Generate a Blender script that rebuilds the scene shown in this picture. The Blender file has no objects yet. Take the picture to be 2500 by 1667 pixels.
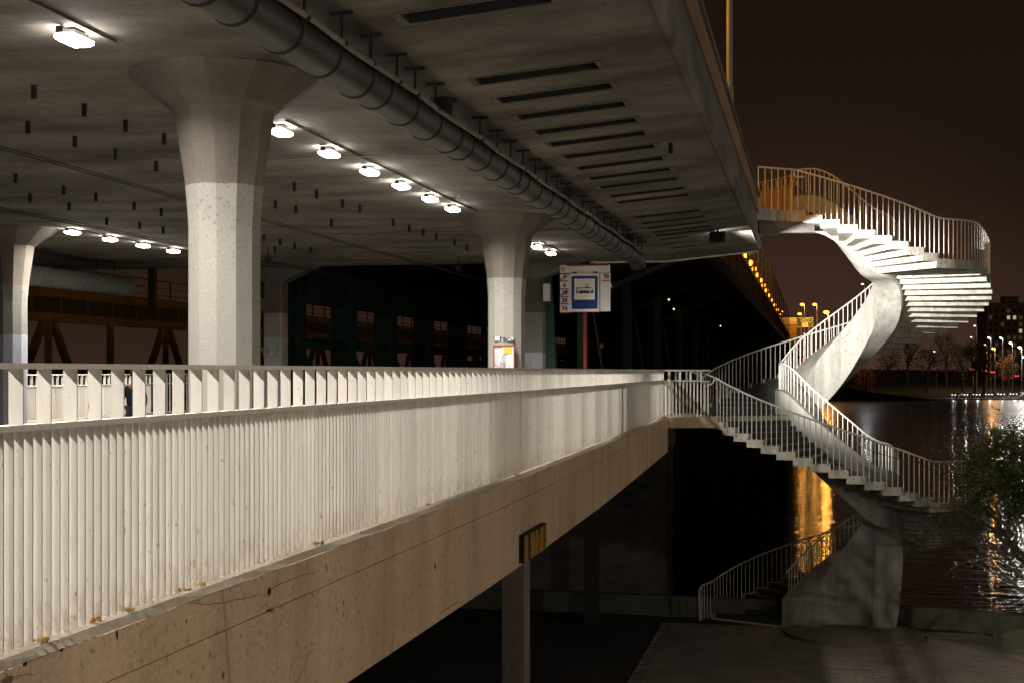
import bpy, bmesh, math, random
from math import sin, cos, pi, radians as R, sqrt, atan2
from mathutils import Vector, Matrix
random.seed(7)
S = bpy.context.scene
COL = S.collection

# ------------------------------------------------------------------ camera, sky, exposure
TH = R(11.92)            # the camera looks this far to the left of the bridge axis (+y)
EYE = 7.55               # eye height above the promenade
FPX = 3472.0             # focal length in photo pixels (2500 wide)
cd = bpy.data.cameras.new('camera'); cam = bpy.data.objects.new('camera', cd); COL.objects.link(cam)
cam.location = (0, 0, EYE); cam.rotation_euler = (pi/2, 0, TH)
cd.lens = 50; cd.sensor_width = 36; cd.shift_y = 0.0286; cd.clip_start = .1; cd.clip_end = 6000
S.camera = cam
S.view_settings.view_transform = 'Standard'; S.view_settings.look = 'None'
S.view_settings.exposure = 0.0; S.view_settings.gamma = 1.0; S.view_settings.use_curve_mapping = False
cy = S.cycles
cy.use_denoising = True; cy.max_bounces = 6; cy.diffuse_bounces = 3; cy.glossy_bounces = 3
cy.transmission_bounces = 2; cy.transparent_max_bounces = 4; cy.sample_clamp_indirect = 4; cy.use_light_tree = True
cy.caustics_reflective = False; cy.caustics_refractive = False

W = bpy.data.worlds.new('World'); S.world = W; W.use_nodes = True
wn = W.node_tree.nodes; wl = W.node_tree.links; wn.clear()
wo = wn.new('ShaderNodeOutputWorld'); bg = wn.new('ShaderNodeBackground')
tc = wn.new('ShaderNodeTexCoord'); sp = wn.new('ShaderNodeSeparateXYZ'); rp = wn.new('ShaderNodeValToRGB')
wl.new(tc.outputs['Generated'], sp.inputs[0]); wl.new(sp.outputs[2], rp.inputs[0])
e = rp.color_ramp.elements
e[0].position = 0.0; e[0].color = (.046, .0245, .0165, 1)
e[1].position = .30; e[1].color = (.0125, .0075, .0050, 1)
x_ = e.new(.035); x_.color = (.036, .0185, .0120, 1)
x_ = e.new(.12); x_.color = (.020, .0110, .0068, 1)
dt = wn.new('ShaderNodeVectorMath'); dt.operation = 'DOT_PRODUCT'; dt.inputs[1].default_value = (-.01, 1, 0); wl.new(tc.outputs['Generated'], dt.inputs[0])
mr = wn.new('ShaderNodeMapRange'); mr.interpolation_type = 'SMOOTHSTEP'; wl.new(dt.outputs['Value'], mr.inputs[0])
for i_, v_ in ((1,.978),(2,1.0),(3,.72),(4,1.35)): mr.inputs[i_].default_value = v_
mx = wn.new('ShaderNodeVectorMath'); mx.operation = 'SCALE'; wl.new(rp.outputs[0], mx.inputs[0]); wl.new(mr.outputs[0], mx.inputs['Scale'])
wl.new(mx.outputs[0], bg.inputs[0]); bg.inputs[1].default_value = 1.0
wl.new(bg.outputs[0], wo.inputs[0])

P_LAMP = 260.0           # under-deck luminaires
P_FLOOD = 13000.0         # the flood lamp aimed at the stair
P_SODIUM = 420.0         # sodium street lamps near the approach
P_PROM = 2700.0          # assumed warm lamps on the promenade, out of view
WARM = (1.0, .94, .845); WHITE = (1.0, .96, .88); SOD = (1.0, .43, .07)

def Hh(h): return h + EYE
def uv(lat, s): return Vector((-lat, s, 0))
def at(px, py, Z):
    """the world point seen at photo pixel (px, py) at camera depth Z"""
    X = (px - 1250) / FPX * Z; h = (905 - py) / FPX * Z
    return Vector((X*cos(TH) - Z*sin(TH), X*sin(TH) + Z*cos(TH), h + EYE))
def on_plane(px, py, h):
    return at(px, py, h * FPX / (905 - py))

# ------------------------------------------------------------------ helpers
class MB:
    def __init__(s): s.v = []; s.f = []
    def add(s, vs, fs):
        b = len(s.v); s.v += [tuple(p) for p in vs]; s.f += [[i + b for i in q] for q in fs]; return s
    def box(s, x0, x1, y0, y1, z0, z1):
        return s.add([(x0,y0,z0),(x1,y0,z0),(x1,y1,z0),(x0,y1,z0),(x0,y0,z1),(x1,y0,z1),(x1,y1,z1),(x0,y1,z1)],
              [(3,2,1,0),(4,5,6,7),(0,1,5,4),(1,2,6,5),(2,3,7,6),(3,0,4,7)])
    def cbox(s, c, d): return s.box(c[0]-d[0]/2, c[0]+d[0]/2, c[1]-d[1]/2, c[1]+d[1]/2, c[2]-d[2]/2, c[2]+d[2]/2)
    def bar(s, p0, p1, w, d, up=(0,0,1)):
        p0 = Vector(p0); p1 = Vector(p1); t = (p1-p0).normalized(); u = Vector(up)
        if abs(t.dot(u)) > .97: u = Vector((0,1,0))
        a = t.cross(u).normalized(); b = a.cross(t)
        vs = []
        for p in (p0, p1):
            for i, j in ((-1,-1),(1,-1),(1,1),(-1,1)): vs.append(p + a*(i*w/2) + b*(j*d/2))
        return s.add(vs, [(3,2,1,0),(4,5,6,7),(0,1,5,4),(1,2,6,5),(2,3,7,6),(3,0,4,7)])
    def tube(s, pts, r, n=8, caps=True, radii=None):
        pts = [Vector(p) for p in pts]; m = len(pts); vs = []; fs = []; a = None
        for i, p in enumerate(pts):
            t = (pts[min(i+1, m-1)] - pts[max(i-1, 0)]).normalized()
            if a is None:
                a = t.cross(Vector((0,0,1)));
                if a.length < .05: a = Vector((1,0,0))
            a = (a - t*a.dot(t)).normalized(); b = t.cross(a)
            rr = radii[i] if radii else r
            for k in range(n):
                q = 2*pi*k/n; vs.append(p + a*(rr*cos(q)) + b*(rr*sin(q)))
        for i in range(m-1):
            for k in range(n):
                k2 = (k+1) % n; fs.append((i*n+k, i*n+k2, (i+1)*n+k2, (i+1)*n+k))
        if caps: fs.append(tuple(range(n-1,-1,-1))); fs.append(tuple((m-1)*n+k for k in range(n)))
        return s.add(vs, fs)
    def sweep(s, secs, closed=True, caps=True):
        n = len(secs[0]); vs = [p for q in secs for p in q]; fs = []
        for i in range(len(secs)-1):
            for k in range(n if closed else n-1):
                k2 = (k+1) % n; fs.append((i*n+k, i*n+k2, (i+1)*n+k2, (i+1)*n+k))
        if caps and closed: fs.append(tuple(range(n-1,-1,-1))); fs.append(tuple((len(secs)-1)*n+k for k in range(n)))
        return s.add(vs, fs)
    def prism(s, poly, z0, z1):
        n = len(poly)
        return s.add([(p[0],p[1],z0) for p in poly] + [(p[0],p[1],z1) for p in poly],
              [tuple(range(n-1,-1,-1)), tuple(range(n, 2*n))] + [(k,(k+1)%n,(k+1)%n+n,k+n) for k in range(n)])
    def lathe(s, prof, c=(0,0,0), n=16, a0=0.0):
        secs = []
        for r, z in prof: secs.append([(c[0]+r*cos(a0+2*pi*k/n), c[1]+r*sin(a0+2*pi*k/n), c[2]+z) for k in range(n)])
        return s.sweep(secs)
    def mesh(s, name, m, smooth=False):
        me = bpy.data.meshes.new(name); me.from_pydata(s.v, [], s.f); me.update()
        bm = bmesh.new(); bm.from_mesh(me); bmesh.ops.recalc_face_normals(bm, faces=bm.faces[:]); bm.to_mesh(me); bm.free()
        if smooth:
            me.polygons.foreach_set('use_smooth', [True]*len(me.polygons))
            try: me.set_sharp_from_angle(angle=R(38))
            except Exception: pass
        if m: me.materials.append(m)
        return me
    def build(s, name, m, parent=None, smooth=False): return link(name, s.mesh(name, m, smooth), parent)

def link(name, data, parent=None, loc=None, rz=None, scale=None):
    o = bpy.data.objects.new(name, data); COL.objects.link(o)
    if parent is not None:
        o.parent = parent; o.matrix_parent_inverse = WM[parent].inverted()
    if loc is not None: o.location = loc
    if rz is not None: o.rotation_euler = (0, 0, rz)
    if scale is not None: o.scale = scale
    WM[o] = Matrix.Translation(loc or (0,0,0)) @ Matrix.Rotation(rz or 0, 4, 'Z') @ (Matrix.Diagonal((*scale, 1)) if scale else Matrix.Identity(4))
    return o
WM = {}
def tag(o, label=None, cat=None, group=None, kind=None):
    if label: o['label'] = label
    if cat: o['category'] = cat
    if group: o['group'] = group
    if kind: o['kind'] = kind
    return o
def thing(name, loc, label, cat, group=None):
    o = bpy.data.objects.new(name, None); COL.objects.link(o); o.location = loc; o.empty_display_size = .2
    WM[o] = Matrix.Translation(loc); return tag(o, label, cat, group)
def light(name, kind, loc, power, color, parent=None, **kw):
    d = bpy.data.lights.new(name, kind); d.energy = power; d.color = color
    for k, v in kw.items(): setattr(d, k, v)
    o = bpy.data.objects.new(name, d); COL.objects.link(o)
    if parent is not None: o.parent = parent; o.matrix_parent_inverse = WM[parent].inverted()
    o.location = loc; return o
def ribbon(mb, pts, w, nrm):
    """a thin flat stroke through pts lying on a surface with the given normal"""
    nrm = Vector(nrm).normalized()
    for a, b in zip(pts[:-1], pts[1:]):
        a = Vector(a); b = Vector(b); t = (b-a).normalized(); sd = t.cross(nrm)*(w/2); a = a - t*w*.3; b = b + t*w*.3
        mb.add([a-sd, a+sd, b+sd, b-sd, a-sd+nrm*.002, a+sd+nrm*.002, b+sd+nrm*.002, b-sd+nrm*.002],
               [(4,5,6,7),(0,1,5,4),(1,2,6,5),(2,3,7,6),(3,0,4,7)])
def text_mesh(name, body, size, m, extrude=.002, bold=0.0):
    c = bpy.data.curves.new(name, 'FONT'); c.body = body; c.size = size; c.extrude = extrude; c.offset = bold
    c.align_x = 'CENTER'; c.align_y = 'CENTER'; c.resolution_u = 3
    o = bpy.data.objects.new(name, c); COL.objects.link(o)
    dg = bpy.context.evaluated_depsgraph_get(); dg.update()
    me = bpy.data.meshes.new_from_object(o.evaluated_get(dg)); bpy.data.objects.remove(o); bpy.data.curves.remove(c)
    me.materials.clear(); me.materials.append(m); return me
def put_text(name, body, size, m, parent, loc, rz=0.0, bold=0.0):
    """upright text facing -y (turned by rz)"""
    me = text_mesh(name, body, size, m, bold=bold)
    me.transform(Matrix.Translation(loc) @ Matrix.Rotation(rz, 4, 'Z') @ Matrix.Rotation(pi/2, 4, 'X'))
    return link(name, me, parent)

# ------------------------------------------------------------------ materials
def base_mat(name):
    m = bpy.data.materials.new(name); m.use_nodes = True
    return m, m.node_tree.nodes, m.node_tree.links, m.node_tree.nodes['Principled BSDF']
def plain(name, c, rough=.6, metal=0.0, em=None, es=0.0, spec=None):
    m, n, l, p = base_mat(name)
    p.inputs['Base Color'].default_value = (*c, 1); p.inputs['Roughness'].default_value = rough; p.inputs['Metallic'].default_value = metal
    if spec is not None: p.inputs['Specular IOR Level'].default_value = spec
    if em: p.inputs['Emission Color'].default_value = (*em, 1); p.inputs['Emission Strength'].default_value = es
    return m
def noise_node(n, l, vec, scale, detail=5, rough=.6, stretch=(1,1,1), dist=0.0):
    mp = n.new('ShaderNodeMapping'); mp.inputs['Scale'].default_value = stretch; l.new(vec, mp.inputs[0])
    t = n.new('ShaderNodeTexNoise'); t.inputs['Scale'].default_value = scale; t.inputs['Detail'].default_value = detail
    t.inputs['Roughness'].default_value = rough; t.inputs['Distortion'].default_value = dist
    l.new(mp.outputs[0], t.inputs['Vector']); return t.outputs['Fac']
def ramp(n, l, fac, stops):
    r = n.new('ShaderNodeValToRGB'); l.new(fac, r.inputs[0]); el = r.color_ramp.elements
    el[0].position, el[0].color = stops[0][0], (*stops[0][1], 1); el[1].position, el[1].color = stops[-1][0], (*stops[-1][1], 1)
    for p_, c_ in stops[1:-1]:
        q = el.new(p_); q.color = (*c_, 1)
    return r.outputs[0]
def mixc(n, l, fac, a, b, mode='MIX'):
    m = n.new('ShaderNodeMix'); m.data_type = 'RGBA'; m.blend_type = mode
    if hasattr(fac, 'name'): l.new(fac, m.inputs[0])
    else: m.inputs[0].default_value = fac
    for i, c in ((6, a), (7, b)):
        if hasattr(c, 'name'): l.new(c, m.inputs[i])
        else: m.inputs[i].default_value = (*c, 1)
    return m.outputs[2]
def g(v): return (v, v, v)
def concrete(name, light_c, dark_c, scale=1.2, stretch=(1,1,1), speck=.5, speck_scale=60, bump=.25, rough=.85,
             streak=None, streak_amt=.35, grain=(1,1,1), grain_scale=22, crack=0.0):
    m, n, l, p = base_mat(name)
    pos = n.new('ShaderNodeNewGeometry').outputs['Position']
    big = noise_node(n, l, pos, scale, 6, .62, stretch)
    c = ramp(n, l, big, [(.30, dark_c), (.68, light_c)])
    fine = noise_node(n, l, pos, grain_scale, 6, .7, grain)
    c = mixc(n, l, .55, c, ramp(n, l, fine, [(.25, g(.55)), (.75, g(1.25))]), 'MULTIPLY')
    if streak:
        st = noise_node(n, l, pos, 1.0, 5, .65, streak)
        c = mixc(n, l, streak_amt, c, ramp(n, l, st, [(.32, g(.35)), (.60, g(1.1))]), 'MULTIPLY')
    if speck:
        sn = noise_node(n, l, pos, speck_scale, 2, .5)
        c = mixc(n, l, speck, c, ramp(n, l, sn, [(.28, g(.25)), (.38, g(1.0))]), 'MULTIPLY')
    if crack:
        v = n.new('ShaderNodeTexVoronoi'); v.feature = 'DISTANCE_TO_EDGE'; v.inputs['Scale'].default_value = .55
        w = noise_node(n, l, pos, 2.5, 4, .6)
        vm = n.new('ShaderNodeVectorMath'); vm.operation = 'SCALE'; vm.inputs['Scale'].default_value = 1.2; l.new(pos, vm.inputs[0])
        va = n.new('ShaderNodeVectorMath'); va.operation = 'ADD'; l.new(vm.outputs[0], va.inputs[0]); l.new(w, va.inputs[1]); l.new(va.outputs[0], v.inputs['Vector'])
        mk = noise_node(n, l, pos, .8, 2, .5)
        cr = ramp(n, l, v.outputs['Distance'], [(.0, g(.25)), (.012, g(1.0))])
        c = mixc(n, l, ramp(n, l, mk, [(.52, g(0)), (.60, g(crack))]), c, mixc(n, l, 1.0, c, cr, 'MULTIPLY'))
    l.new(c, p.inputs['Base Color']); p.inputs['Roughness'].default_value = rough
    p.inputs['Specular IOR Level'].default_value = .25
    b = n.new('ShaderNodeBump'); b.inputs['Strength'].default_value = bump; b.inputs['Distance'].default_value = .02
    l.new(fine, b.inputs['Height']); l.new(b.outputs[0], p.inputs['Normal'])
    return m
def column_mat(name, paint_h, low_h, low_c, up=(.15,.13,.112), up_d=(.095,.082,.07), pt=(.25,.24,.218)):
    """bare concrete above a painted coat; a second patch coat low down"""
    m, n, l, p = base_mat(name)
    pos = n.new('ShaderNodeNewGeometry').outputs['Position']
    sx = n.new('ShaderNodeSeparateXYZ'); l.new(pos, sx.inputs[0])
    big = noise_node(n, l, pos, 1.6, 6, .65, (1,1,.6)); fine = noise_node(n, l, pos, 45, 5, .7); sn = noise_node(n, l, pos, 26, 3, .55)
    upc = mixc(n, l, .8, ramp(n, l, big, [(.3, up_d), (.7, up)]), ramp(n, l, fine, [(.3, g(.7)), (.7, g(1.2))]), 'MULTIPLY')
    pc = mixc(n, l, .5, ramp(n, l, big, [(.3, tuple(q*.84 for q in pt)), (.7, pt)]), ramp(n, l, fine, [(.25, g(.6)), (.75, g(1.25))]), 'MULTIPLY')
    mask = n.new('ShaderNodeMapRange'); l.new(sx.outputs[2], mask.inputs[0])
    mask.inputs[1].default_value = Hh(.4); mask.inputs[2].default_value = Hh(2.1); mask.inputs[3].default_value = .0; mask.inputs[4].default_value = .75
    spk = mixc(n, l, 1.0, pc, ramp(n, l, sn, [(.30, g(.30)), (.42, g(1.0))]), 'MULTIPLY')
    pc = mixc(n, l, mask.outputs[0], pc, spk)
    def thresh(h, amp):
        w = noise_node(n, l, pos, 7.0, 5, .7)
        ma = n.new('ShaderNodeMath'); ma.operation = 'MULTIPLY_ADD'; l.new(w, ma.inputs[0]); ma.inputs[1].default_value = amp; l.new(sx.outputs[2], ma.inputs[2])
        gt = n.new('ShaderNodeMath'); gt.operation = 'GREATER_THAN'; l.new(ma.outputs[0], gt.inputs[0]); gt.inputs[1].default_value = Hh(h) + amp*.5
        return gt.outputs[0]
    c = mixc(n, l, thresh(paint_h, .07), pc, upc)
    if low_h is not None:
        lc = mixc(n, l, .7, ramp(n, l, big, [(.3, tuple(q*.8 for q in low_c)), (.7, low_c)]), ramp(n, l, fine, [(.3, g(.8)), (.7, g(1.15))]), 'MULTIPLY')
        c = mixc(n, l, thresh(low_h, .10), lc, c)
    l.new(c, p.inputs['Base Color']); p.inputs['Roughness'].default_value = .9; p.inputs['Specular IOR Level'].default_value = .2
    b = n.new('ShaderNodeBump'); b.inputs['Strength'].default_value = .35; b.inputs['Distance'].default_value = .015
    l.new(fine, b.inputs['Height']); l.new(b.outputs[0], p.inputs['Normal']); return m
def paint(name, c, dirt=(.30,.24,.17), rough=.5, amt=.6, rust=.35, stretch=(9,9,1.2), base=None):
    m, n, l, p = base_mat(name)
    pos = n.new('ShaderNodeNewGeometry').outputs['Position']
    a = noise_node(n, l, pos, 2.2, 5, .6, stretch)
    col = mixc(n, l, .35, c, ramp(n, l, a, [(.3, g(.68)), (.65, g(1.08))]), 'MULTIPLY')
    d = noise_node(n, l, pos, 34, 3, .55, (1,1,.45))
    col = mixc(n, l, ramp(n, l, d, [(.66, g(0)), (.74, g(amt))]), col, dirt)
    r = noise_node(n, l, pos, 7, 5, .7)
    col = mixc(n, l, ramp(n, l, r, [(.67, g(0)), (.75, g(rust))]), col, (.22,.10,.03))
    oi = n.new('ShaderNodeObjectInfo')
    col = mixc(n, l, 1.0, col, ramp(n, l, oi.outputs['Random'], [(0, g(.86)), (1, g(1.06))]), 'MULTIPLY')
    if base is not None:
        sx = n.new('ShaderNodeSeparateXYZ'); l.new(pos, sx.inputs[0]); mk_ = n.new('ShaderNodeMapRange'); l.new(sx.outputs[2], mk_.inputs[0])
        for i_, v_ in ((1,base+.22),(2,base),(3,0.0),(4,1.0)): mk_.inputs[i_].default_value = v_
        gn = ramp(n, l, noise_node(n, l, pos, 16, 5, .7, (1,1,.5)), [(.42, g(0)), (.62, g(.75))])
        gm = n.new('ShaderNodeMath'); gm.operation = 'MULTIPLY'; l.new(mk_.outputs[0], gm.inputs[0]); l.new(gn, gm.inputs[1])
        col = mixc(n, l, gm.outputs[0], col, (.27,.20,.125))
    l.new(col, p.inputs['Base Color']); p.inputs['Roughness'].default_value = rough
    f = noise_node(n, l, pos, 90, 3, .6)
    b = n.new('ShaderNodeBump'); b.inputs['Strength'].default_value = .15; b.inputs['Distance'].default_value = .004
    l.new(f, b.inputs['Height']); l.new(b.outputs[0], p.inputs['Normal']); return m
def leaf_mat(name, a, b):
    m, n, l, p = base_mat(name)
    pos = n.new('ShaderNodeNewGeometry').outputs['Position']
    l.new(ramp(n, l, noise_node(n, l, pos, 3.0, 3, .6), [(.35, a), (.65, b)]), p.inputs['Base Color']); p.inputs['Roughness'].default_value = .55
    return m

M = {}
M['soffit'] = concrete('soffit_concrete', (.235,.207,.175), (.050,.043,.036), .55, (.75,1.3,1), .5, 26, .3, .9, (.22,1.0,1), .5, (.5,1.5,1), 11)
M['fascia'] = concrete('fascia_concrete', (.17,.16,.145), (.10,.095,.088), .8, (1,.4,1), .3, 30, .3, .9, (1,.25,2.5), .5)
M['fascia_glow_tint'] = concrete('parapet_glow_tint', (.34,.20,.125), (.24,.135,.085), .8, (1,.4,1), .4, 30, .3, .9, (1,.25,2.5), .4)  # orange lamp glow on the parapet put into its base colour
M['beam'] = concrete('beam_concrete', (.64,.475,.335), (.51,.385,.235), .5, (1,1,1), .6, 20, .3, .85, (1,1.5,.14), .42, (1,1,1), 30, .5)
M['pillar'] = concrete('pillar_concrete', (.20,.17,.13), (.12,.10,.08), 1.0, (1,1,.3))
M['ledge'] = concrete('ledge_concrete', (.44,.38,.30), (.30,.255,.20), 1.2, (1,1,1), .45, 24, .35, .85)
M['stair'] = concrete('stair_concrete', (.52,.50,.455), (.34,.325,.295), 1.0, (1,1,.5), .55, 26, .3, .8, (3.5,3.5,.25), .55, (1,1,1), 22, .6)
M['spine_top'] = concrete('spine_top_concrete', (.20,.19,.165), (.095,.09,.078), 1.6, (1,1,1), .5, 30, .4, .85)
M['stair_edge'] = concrete('stair_edge_paint', (.60,.58,.52), (.36,.33,.27), 2.6, (1,1,1), .9, 13, .3, .8, (4,4,.5), .5)
M['tread'] = concrete('tread_coating', (.060,.060,.062), (.032,.032,.034), 2.5, (1,1,1), .3, 50, .3, .6)
M['floor'] = concrete('deck_floor', (.15,.14,.125), (.09,.085,.075), .8)
M['paving'] = concrete('paving_block', (.26,.225,.185), (.14,.125,.108), .9, (1,1,1), .3, 40, .3, .8)
M['ground'] = concrete('ground_bed', (.06,.055,.048), (.035,.032,.028), .5)
M['quay'] = concrete('quay_wall', (.15,.15,.115), (.075,.085,.05), 1.2, (1,1,1), .4)
M['rail'] = paint('cream_paint', (.66,.62,.55), rust=.75, amt=.8)
M['fin'] = paint('fin_paint', (.615,.588,.54), (.24,.19,.13), rough=.6, amt=.85, rust=.5, base=Hh(-1.232))
M['fin_edge'] = paint('fin_edge_rust_shade', (.47,.39,.27), (.10,.07,.04), rust=.6)  # rust, plus the shade line between fins put into the edge colour
M['white_rail'] = paint('white_rail_paint', (.62,.60,.55), rust=.3, amt=.4)
M['sodium_tint_fin'] = paint('sodium_tint_paint', (.50,.36,.20))  # cream paint with the sodium lamplight tinted into its colour
M['pipe'] = concrete('pipe_sheet', (.034,.031,.029), (.015,.0135,.0125), 2.0, (1,.6,1), .2, 40, .1, .48)
M['lag'] = concrete('pipe_lagging', (.17,.165,.155), (.075,.072,.068), 3.0, (1,5,1), .5, 30, .6, .7)
M['dark_metal'] = plain('dark_metal', (.012,.011,.0105), .7, spec=.2)
M['slot'] = plain('slot_interior', (.012,.011,.010), .95)
M['slot_rim'] = concrete('slot_rim', (.16,.14,.115), (.08,.07,.058), 2.0)
M['conduit'] = concrete('conduit', (.17,.145,.12), (.10,.085,.07), 3.0, rough=.6)
M['housing'] = plain('lamp_housing', (.035,.034,.033), .5)
M['lens'] = plain('lamp_lens', (.9,.9,.85), .3, em=(1,.96,.88), es=90)
M['red'] = paint('red_paint', (.20,.010,.010), (.06,.02,.02), .65, rust=.2, amt=.5)
M['panel'] = paint('sign_white', (.80,.76,.72), (.2,.17,.15), .5, .55, .2, (3,3,3))
M['plate'] = plain('number_plate', (.86,.83,.81), .5)
M['blue'] = plain('sign_blue', (.008,.045,.19), .6, spec=.2)
M['sign_white'] = plain('sign_face_white', (.84,.80,.77), .5)
M['ink'] = plain('black_ink', (.012,.012,.012), .6)
M['red_ink'] = plain('red_ink', (.42,.014,.028), .5)
M['paper'] = plain('paper', (.46,.45,.44), .7, spec=.1)
M['yellow_paper'] = plain('yellow_paper', (.52,.40,.012), .7, spec=.1)
M['grey_ink'] = plain('grey_ink', (.14,.14,.145), .7)
M['violet_ink'] = plain('violet_ink', (.11,.045,.14), .7)
M['tag_ink'] = plain('tag_ink', (.055,.05,.06), .7)
M['patch'] = plain('white_patch', (.38,.38,.39), .8)
M['yellow'] = paint('yellow_sign', (.36,.19,.02), (.08,.04,.01), .35, .5, .3, (3,3,1))
M['lamp_post'] = plain('lamp_post_grey', (.30,.27,.23), .5)
M['steel_green'] = paint('green_steel', (.016,.062,.045), (.01,.02,.015), .6)
M['steel_dark'] = plain('dark_steel', (.020,.024,.022), .7)
M['rust_steel'] = paint('rusty_steel', (.14,.088,.06), (.06,.03,.02), .7)
M['lamp_orange'] = plain('sodium_bulb', (1,.6,.2), .4, em=(1,.33,.02), es=5)
M['lamp_white'] = plain('white_bulb', (1,1,1), .4, em=(.93,.97,1), es=2.4)
M['lamp_warm'] = plain('warm_bulb', (1,.9,.7), .4, em=(1,.78,.42), es=2.2)
M['lamp_halo'] = plain('sodium_halo', (1,.5,.15), .4, em=(1,.25,.012), es=1.7)  # emission stands in for the orange halo around a street lamp
M['lamp_orange_far'] = plain('far_sodium_bulb', (1,.6,.2), .4, em=(1,.36,.03), es=6)
M['tail'] = plain('tail_light', (.5,.01,.01), .4, em=(1,.02,.03), es=14)
M['head'] = plain('head_light', (1,1,1), .3, em=(1,.97,.92), es=3.5)
M['bark'] = concrete('bark', (.060,.050,.042), (.030,.026,.022), 4.0, (1,1,.3))
M['leaf'] = leaf_mat('leaf_green', (.020,.034,.009), (.055,.085,.022))
M['leaf_orange_lit'] = leaf_mat('leaf_orange_lit', (.16,.065,.015), (.30,.12,.03))  # orange lamplight on the crowns put into the leaf colour
M['leaf_dark'] = leaf_mat('leaf_dark', (.045,.036,.018), (.085,.062,.030))
M['moss'] = leaf_mat('rust_moss', (.30,.13,.02), (.48,.30,.08))
M['bank'] = concrete('bank_ground', (.10,.085,.05), (.055,.05,.03), .1)
M['asphalt'] = concrete('asphalt', (.065,.062,.060), (.042,.040,.039), .3)
M['glass'] = plain('dark_glass', (.01,.01,.012), .1)
M['car'] = plain('car_paint', (.09,.09,.10), .25)
M['tyre'] = plain('tyre', (.015,.015,.015), .8)
M['bldg'] = concrete('building_render', (.20,.17,.14), (.14,.12,.10), .2)
M['win_lit'] = plain('window_lit', (.8,.7,.5), .4, em=(1,.86,.62), es=.4)
M['win_dim'] = plain('window_dim', (.4,.3,.2), .4, em=(1,.6,.3), es=.03)
M['win_dark'] = plain('window_dark', (.02,.02,.022), .2)
M['hoarding'] = plain('orange_hoarding', (.60,.36,.12), .6)
M['hoarding_top'] = plain('pale_hoarding', (.72,.58,.44), .6)
M['road_green'] = plain('road_sign_green', (.012,.10,.05), .5)
M['skin'] = plain('skin', (.45,.26,.20), .5)
M['coat'] = plain('coat', (.035,.042,.050), .85)
M['trouser'] = plain('trousers', (.05,.05,.055), .85)
M['hair'] = plain('hair', (.03,.02,.015), .7)
# river: dark, smooth in the large, rippled across the view
m, n, l, p = base_mat('river_water'); M['water'] = m
p.inputs['Base Color'].default_value = (.010,.0085,.007,1); p.inputs['Roughness'].default_value = .07; p.inputs['IOR'].default_value = 1.333
pos = n.new('ShaderNodeNewGeometry').outputs['Position']
w1 = noise_node(n, l, pos, .55, 5, .62, (.35,1,1)); w2 = noise_node(n, l, pos, .07, 3, .5, (.5,1,1))
bm1 = n.new('ShaderNodeBump'); bm1.inputs['Strength'].default_value = .55; bm1.inputs['Distance'].default_value = .17; l.new(w1, bm1.inputs['Height'])
l.new(bm1.outputs[0], p.inputs['Normal'])
sy__ = n.new('ShaderNodeSeparateXYZ'); l.new(pos, sy__.inputs[0]); rr__ = n.new('ShaderNodeMapRange'); l.new(sy__.outputs[1], rr__.inputs[0])
for i_, v_ in ((1,90),(2,400),(3,.05),(4,.30)): rr__.inputs[i_].default_value = v_
l.new(rr__.outputs[0], p.inputs['Roughness'])

# ------------------------------------------------------------------ setting: ground, river, banks
WATER = Hh(-10.4)
gp = MB()
gp.prism([(-90,-40),(40,-40),(40,32),(15.6,36.2),(11,39.2),(4.6,43.6),(-6,44.6),(-90,44.6)], Hh(-12), -.05)
ground = tag(gp.build('promenade_ground', M['ground']), kind='structure')
# paving blocks: nearest 300 in view as parts, the rest joined
bw, bl, gap = .24, .42, .012
blocks = []
row = 0; yy = 30.2
while yy < 43.4:
    xx = -4.2 + (bl/2 if row % 2 else 0)
    while xx < 12.0:
        Zc = -xx*sin(TH) + yy*cos(TH); Xc = xx*cos(TH) + yy*sin(TH)
        px = 1250 + Xc/Zc*FPX; py = 905 + 7.55/Zc*FPX
        if px < 2560 and py < 1720 and px > 1450 and yy < 43.0 - .62*max(0, xx-4.6)-.3: blocks.append((Zc, xx, yy))
        xx += bl
    yy += bw; row += 1
lit_first = sorted(blocks)
bme = [MB().box(-(bl-gap)/2, (bl-gap)/2, -(bw-gap)/2, (bw-gap)/2, -.055, 0).mesh('paving_block', M['paving']) for _ in range(1)]
for Zc, xx, yy in lit_first[:300]:
    link('paving_block', bme[0], ground, (xx, yy, random.uniform(-.006,.004)), random.uniform(-.008,.008))
rest = MB()
for Zc, xx, yy in lit_first[300:]:
    dz = random.uniform(-.006,.004); rest.box(xx-(bl-gap)/2, xx+(bl-gap)/2, yy-(bw-gap)/2, yy+(bw-gap)/2, -.055, dz)
tag(rest.build('paving_blocks', M['paving'], ground), kind='stuff')
ed = MB(); a, b = at(1480,1655,34.6), at(2560,1655,34.6)
river = MB().add([(-700,44.2,WATER),(700,30,WATER),(900,640,WATER),(-700,640,WATER)], [(0,1,2,3)]).build('river', M['water']); tag(river, kind='structure')
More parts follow.
